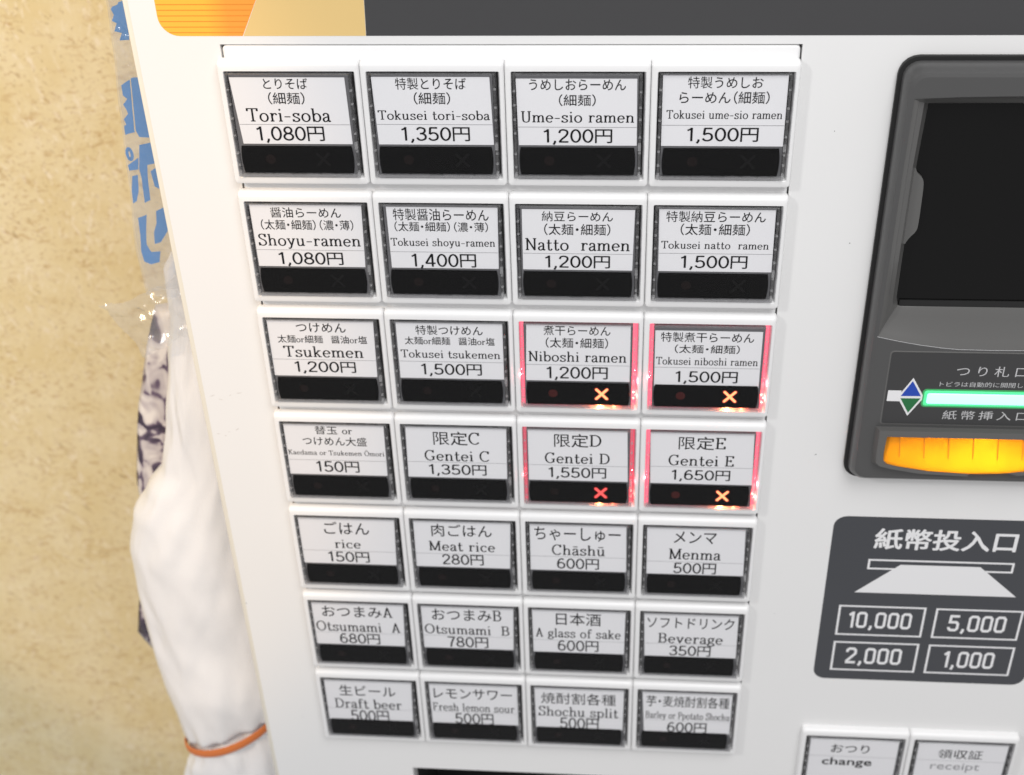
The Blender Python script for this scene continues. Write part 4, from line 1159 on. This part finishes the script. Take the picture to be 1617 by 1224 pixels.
def bundle():
    root = empty('bag_bundle', (-60, 45, -400))
    tag(root, 'bulging white plastic bag bundle tied with an orange band beside the machine', 'plastic bag')
    L = (60, -45, 400)
    left = [(-90, -46), (-97, -50), (-116, -50.5), (-137, -55), (-165, -61), (-190, -66.5), (-203, -76), (-217, -84.8), (-239, -90.6), (-266, -91.6), (-294, -91.4), (-320, -90.5), (-344, -87.9), (-362, -85.6), (-379, -89.8), (-396, -93.7), (-430, -97), (-470, -98)]
    right = [(-90, -31), (-120, -31), (-330, -31), (-348, -34), (-357, -38), (-372, -33), (-470, -31)]
    thick = [(-90, 5), (-110, 9), (-165, 13), (-240, 19), (-320, 18.5), (-348, 15), (-358, 12.5), (-375, 14), (-430, 17), (-470, 17)]
    def make(za, zb_, n, seg=72, amp=1.0):
        mb = MB(); loops = []
        for j in range(n+1):
            z = za + (zb_-za)*j/n
            xl, xr, ry = interp(left, z), interp(right, z), interp(thick, z)
            cx, rx = (xl+xr)/2, (xr-xl)/2; lp = []
            near = math.exp(-((z+358)/22)**2)
            for i in range(seg):
                t = 2*math.pi*i/seg
                s_ = math.sin(t); c = math.cos(t)
                tilt = 12*near*c        # the band rises towards the machine
                w = 2.4*noise.noise(Vector((c*1.7+z*.016, s_*1.7, z*.018))) + 1.5*noise.noise(Vector((c*3.5 - z*.03, s_*3.5, z*.03+4))) + .7*noise.noise(Vector((c*7+z*.05, s_*7, z*.06)))
                w += near*(1.3*math.sin(t*13 + 2*noise.noise(Vector((c*2, s_*2, z*.03)))) - .6)
                w *= amp*(1 - 0.75*abs(c)**6)
                lp.append((cx + rx*c + w*c*.4, 45 - ry*s_*1.0 - w*s_, z + tilt))
            loops.append(lp)
        mb.loft(loops, True, True)
        return mb
    make(-90, -352, 110).build('bag_body', 'bag', root, L, smooth=True, sharp=180)
    make(-357, -470, 50, amp=1.4).build('bag_tail', 'bag', root, L, smooth=True, sharp=180)
    # orange elastic band round the neck
    mb = MB(); loops = []
    z = -355; xl, xr, ry = interp(left, z)-.8, interp(right, z)+.5, interp(thick, z)+1.6
    for i in range(64):
        t = 2*math.pi*i/64
        c, s_ = math.cos(t), math.sin(t)
        p = Vector(((xl+xr)/2 + (xr-xl)/2*c, 45 - ry*s_, z + 12*c - 2.5*s_*abs(s_)))
        nrm = Vector((c, -s_, 0)).normalized(); lp = []
        for k in range(8):
            a = 2*math.pi*k/8
            q = p + nrm*(0.6*math.cos(a)) + Vector((0, 0, 2.7*math.sin(a)))
            lp.append(tuple(q))
        loops.append(lp)
    mb.loft(loops, close=True)
    mb.build('elastic_band', 'band', root, L, smooth=True, sharp=180)
bundle()

def pack():
    pts = [(-66, -128), (-73.5, -148.4), (-82.5, -178.0), (-91.6, -218.5), (-93.5, -250.5), (-102, -282.6), (-109.5, -316.6), (-101.9, -331.5), (-71.2, -318), (-44, -300), (-36, -200), (-40, -122)]
    cx, cz = -72, -225
    mb = MB(); rings = []
    dense = []
    for k in range(len(pts)):
        a, b = pts[k], pts[(k+1) % len(pts)]
        for s_ in range(6): dense.append((a[0]+(b[0]-a[0])*s_/6, a[1]+(b[1]-a[1])*s_/6))
    loops = []
    for f, dy in ((0.0, 5), (.35, 4.6), (.7, 3.2), (.92, 1.4), (1, 0), (.92, -1.2), (.5, -2.4), (0.0, -2.6)):
        loops.append([(cx+(x-cx)*f, 68 - dy + 1.6*noise.noise(Vector((x*.08*f, z*.08*f, f*2))) * (f > 0), cz+(z-cz)*f) for x, z in dense])
    mb.loft(loops)
    o = mb.build('printed_wrapper', 'pack', None, (0, 0, 0), smooth=True, sharp=180)
    tag(o, 'wrapper with dark purple print tucked behind the white bag bundle', 'wrapper')
pack()

def crumple():
    """loose clear film sticking out at the top of the bundle"""
    mb = MB(); n = 26
    A, B_, C_, D_ = (-72, -104.5), (-39.5, -91), (-37.5, -116), (-59, -127.5)
    vs = []
    for j in range(n+1):
        v = j/n
        for i in range(n+1):
            u = i/n
            x = (A[0]*(1-u)+B_[0]*u)*(1-v) + (D_[0]*(1-u)+C_[0]*u)*v
            z = (A[1]*(1-u)+B_[1]*u)*(1-v) + (D_[1]*(1-u)+C_[1]*u)*v - 2.5*math.sin(math.pi*u)*(1-v) + 3.0*math.sin(math.pi*v)*(1-u)
            r = noise.noise(Vector((x*.16+z*.1, z*.2, 1.5)))
            y = 30.5 - 4*u*(1-u) + 3.2*r - 2.0*abs(noise.noise(Vector((x*.33 - z*.3, z*.3, 8)))) + 1.5*math.sin((u*1.4+v)*9)*.6
            vs.append((x, y, z))
    mb.add(vs, [(a*(n+1)+b, a*(n+1)+b+1, (a+1)*(n+1)+b+1, (a+1)*(n+1)+b) for a in range(n) for b in range(n)])
    o = mb.build('loose_film', 'crumple', None, (0, 0, 0), smooth=True, sharp=180)
    tag(o, 'crumpled clear film sticking out left above the white bag bundle', 'plastic film')
crumple()
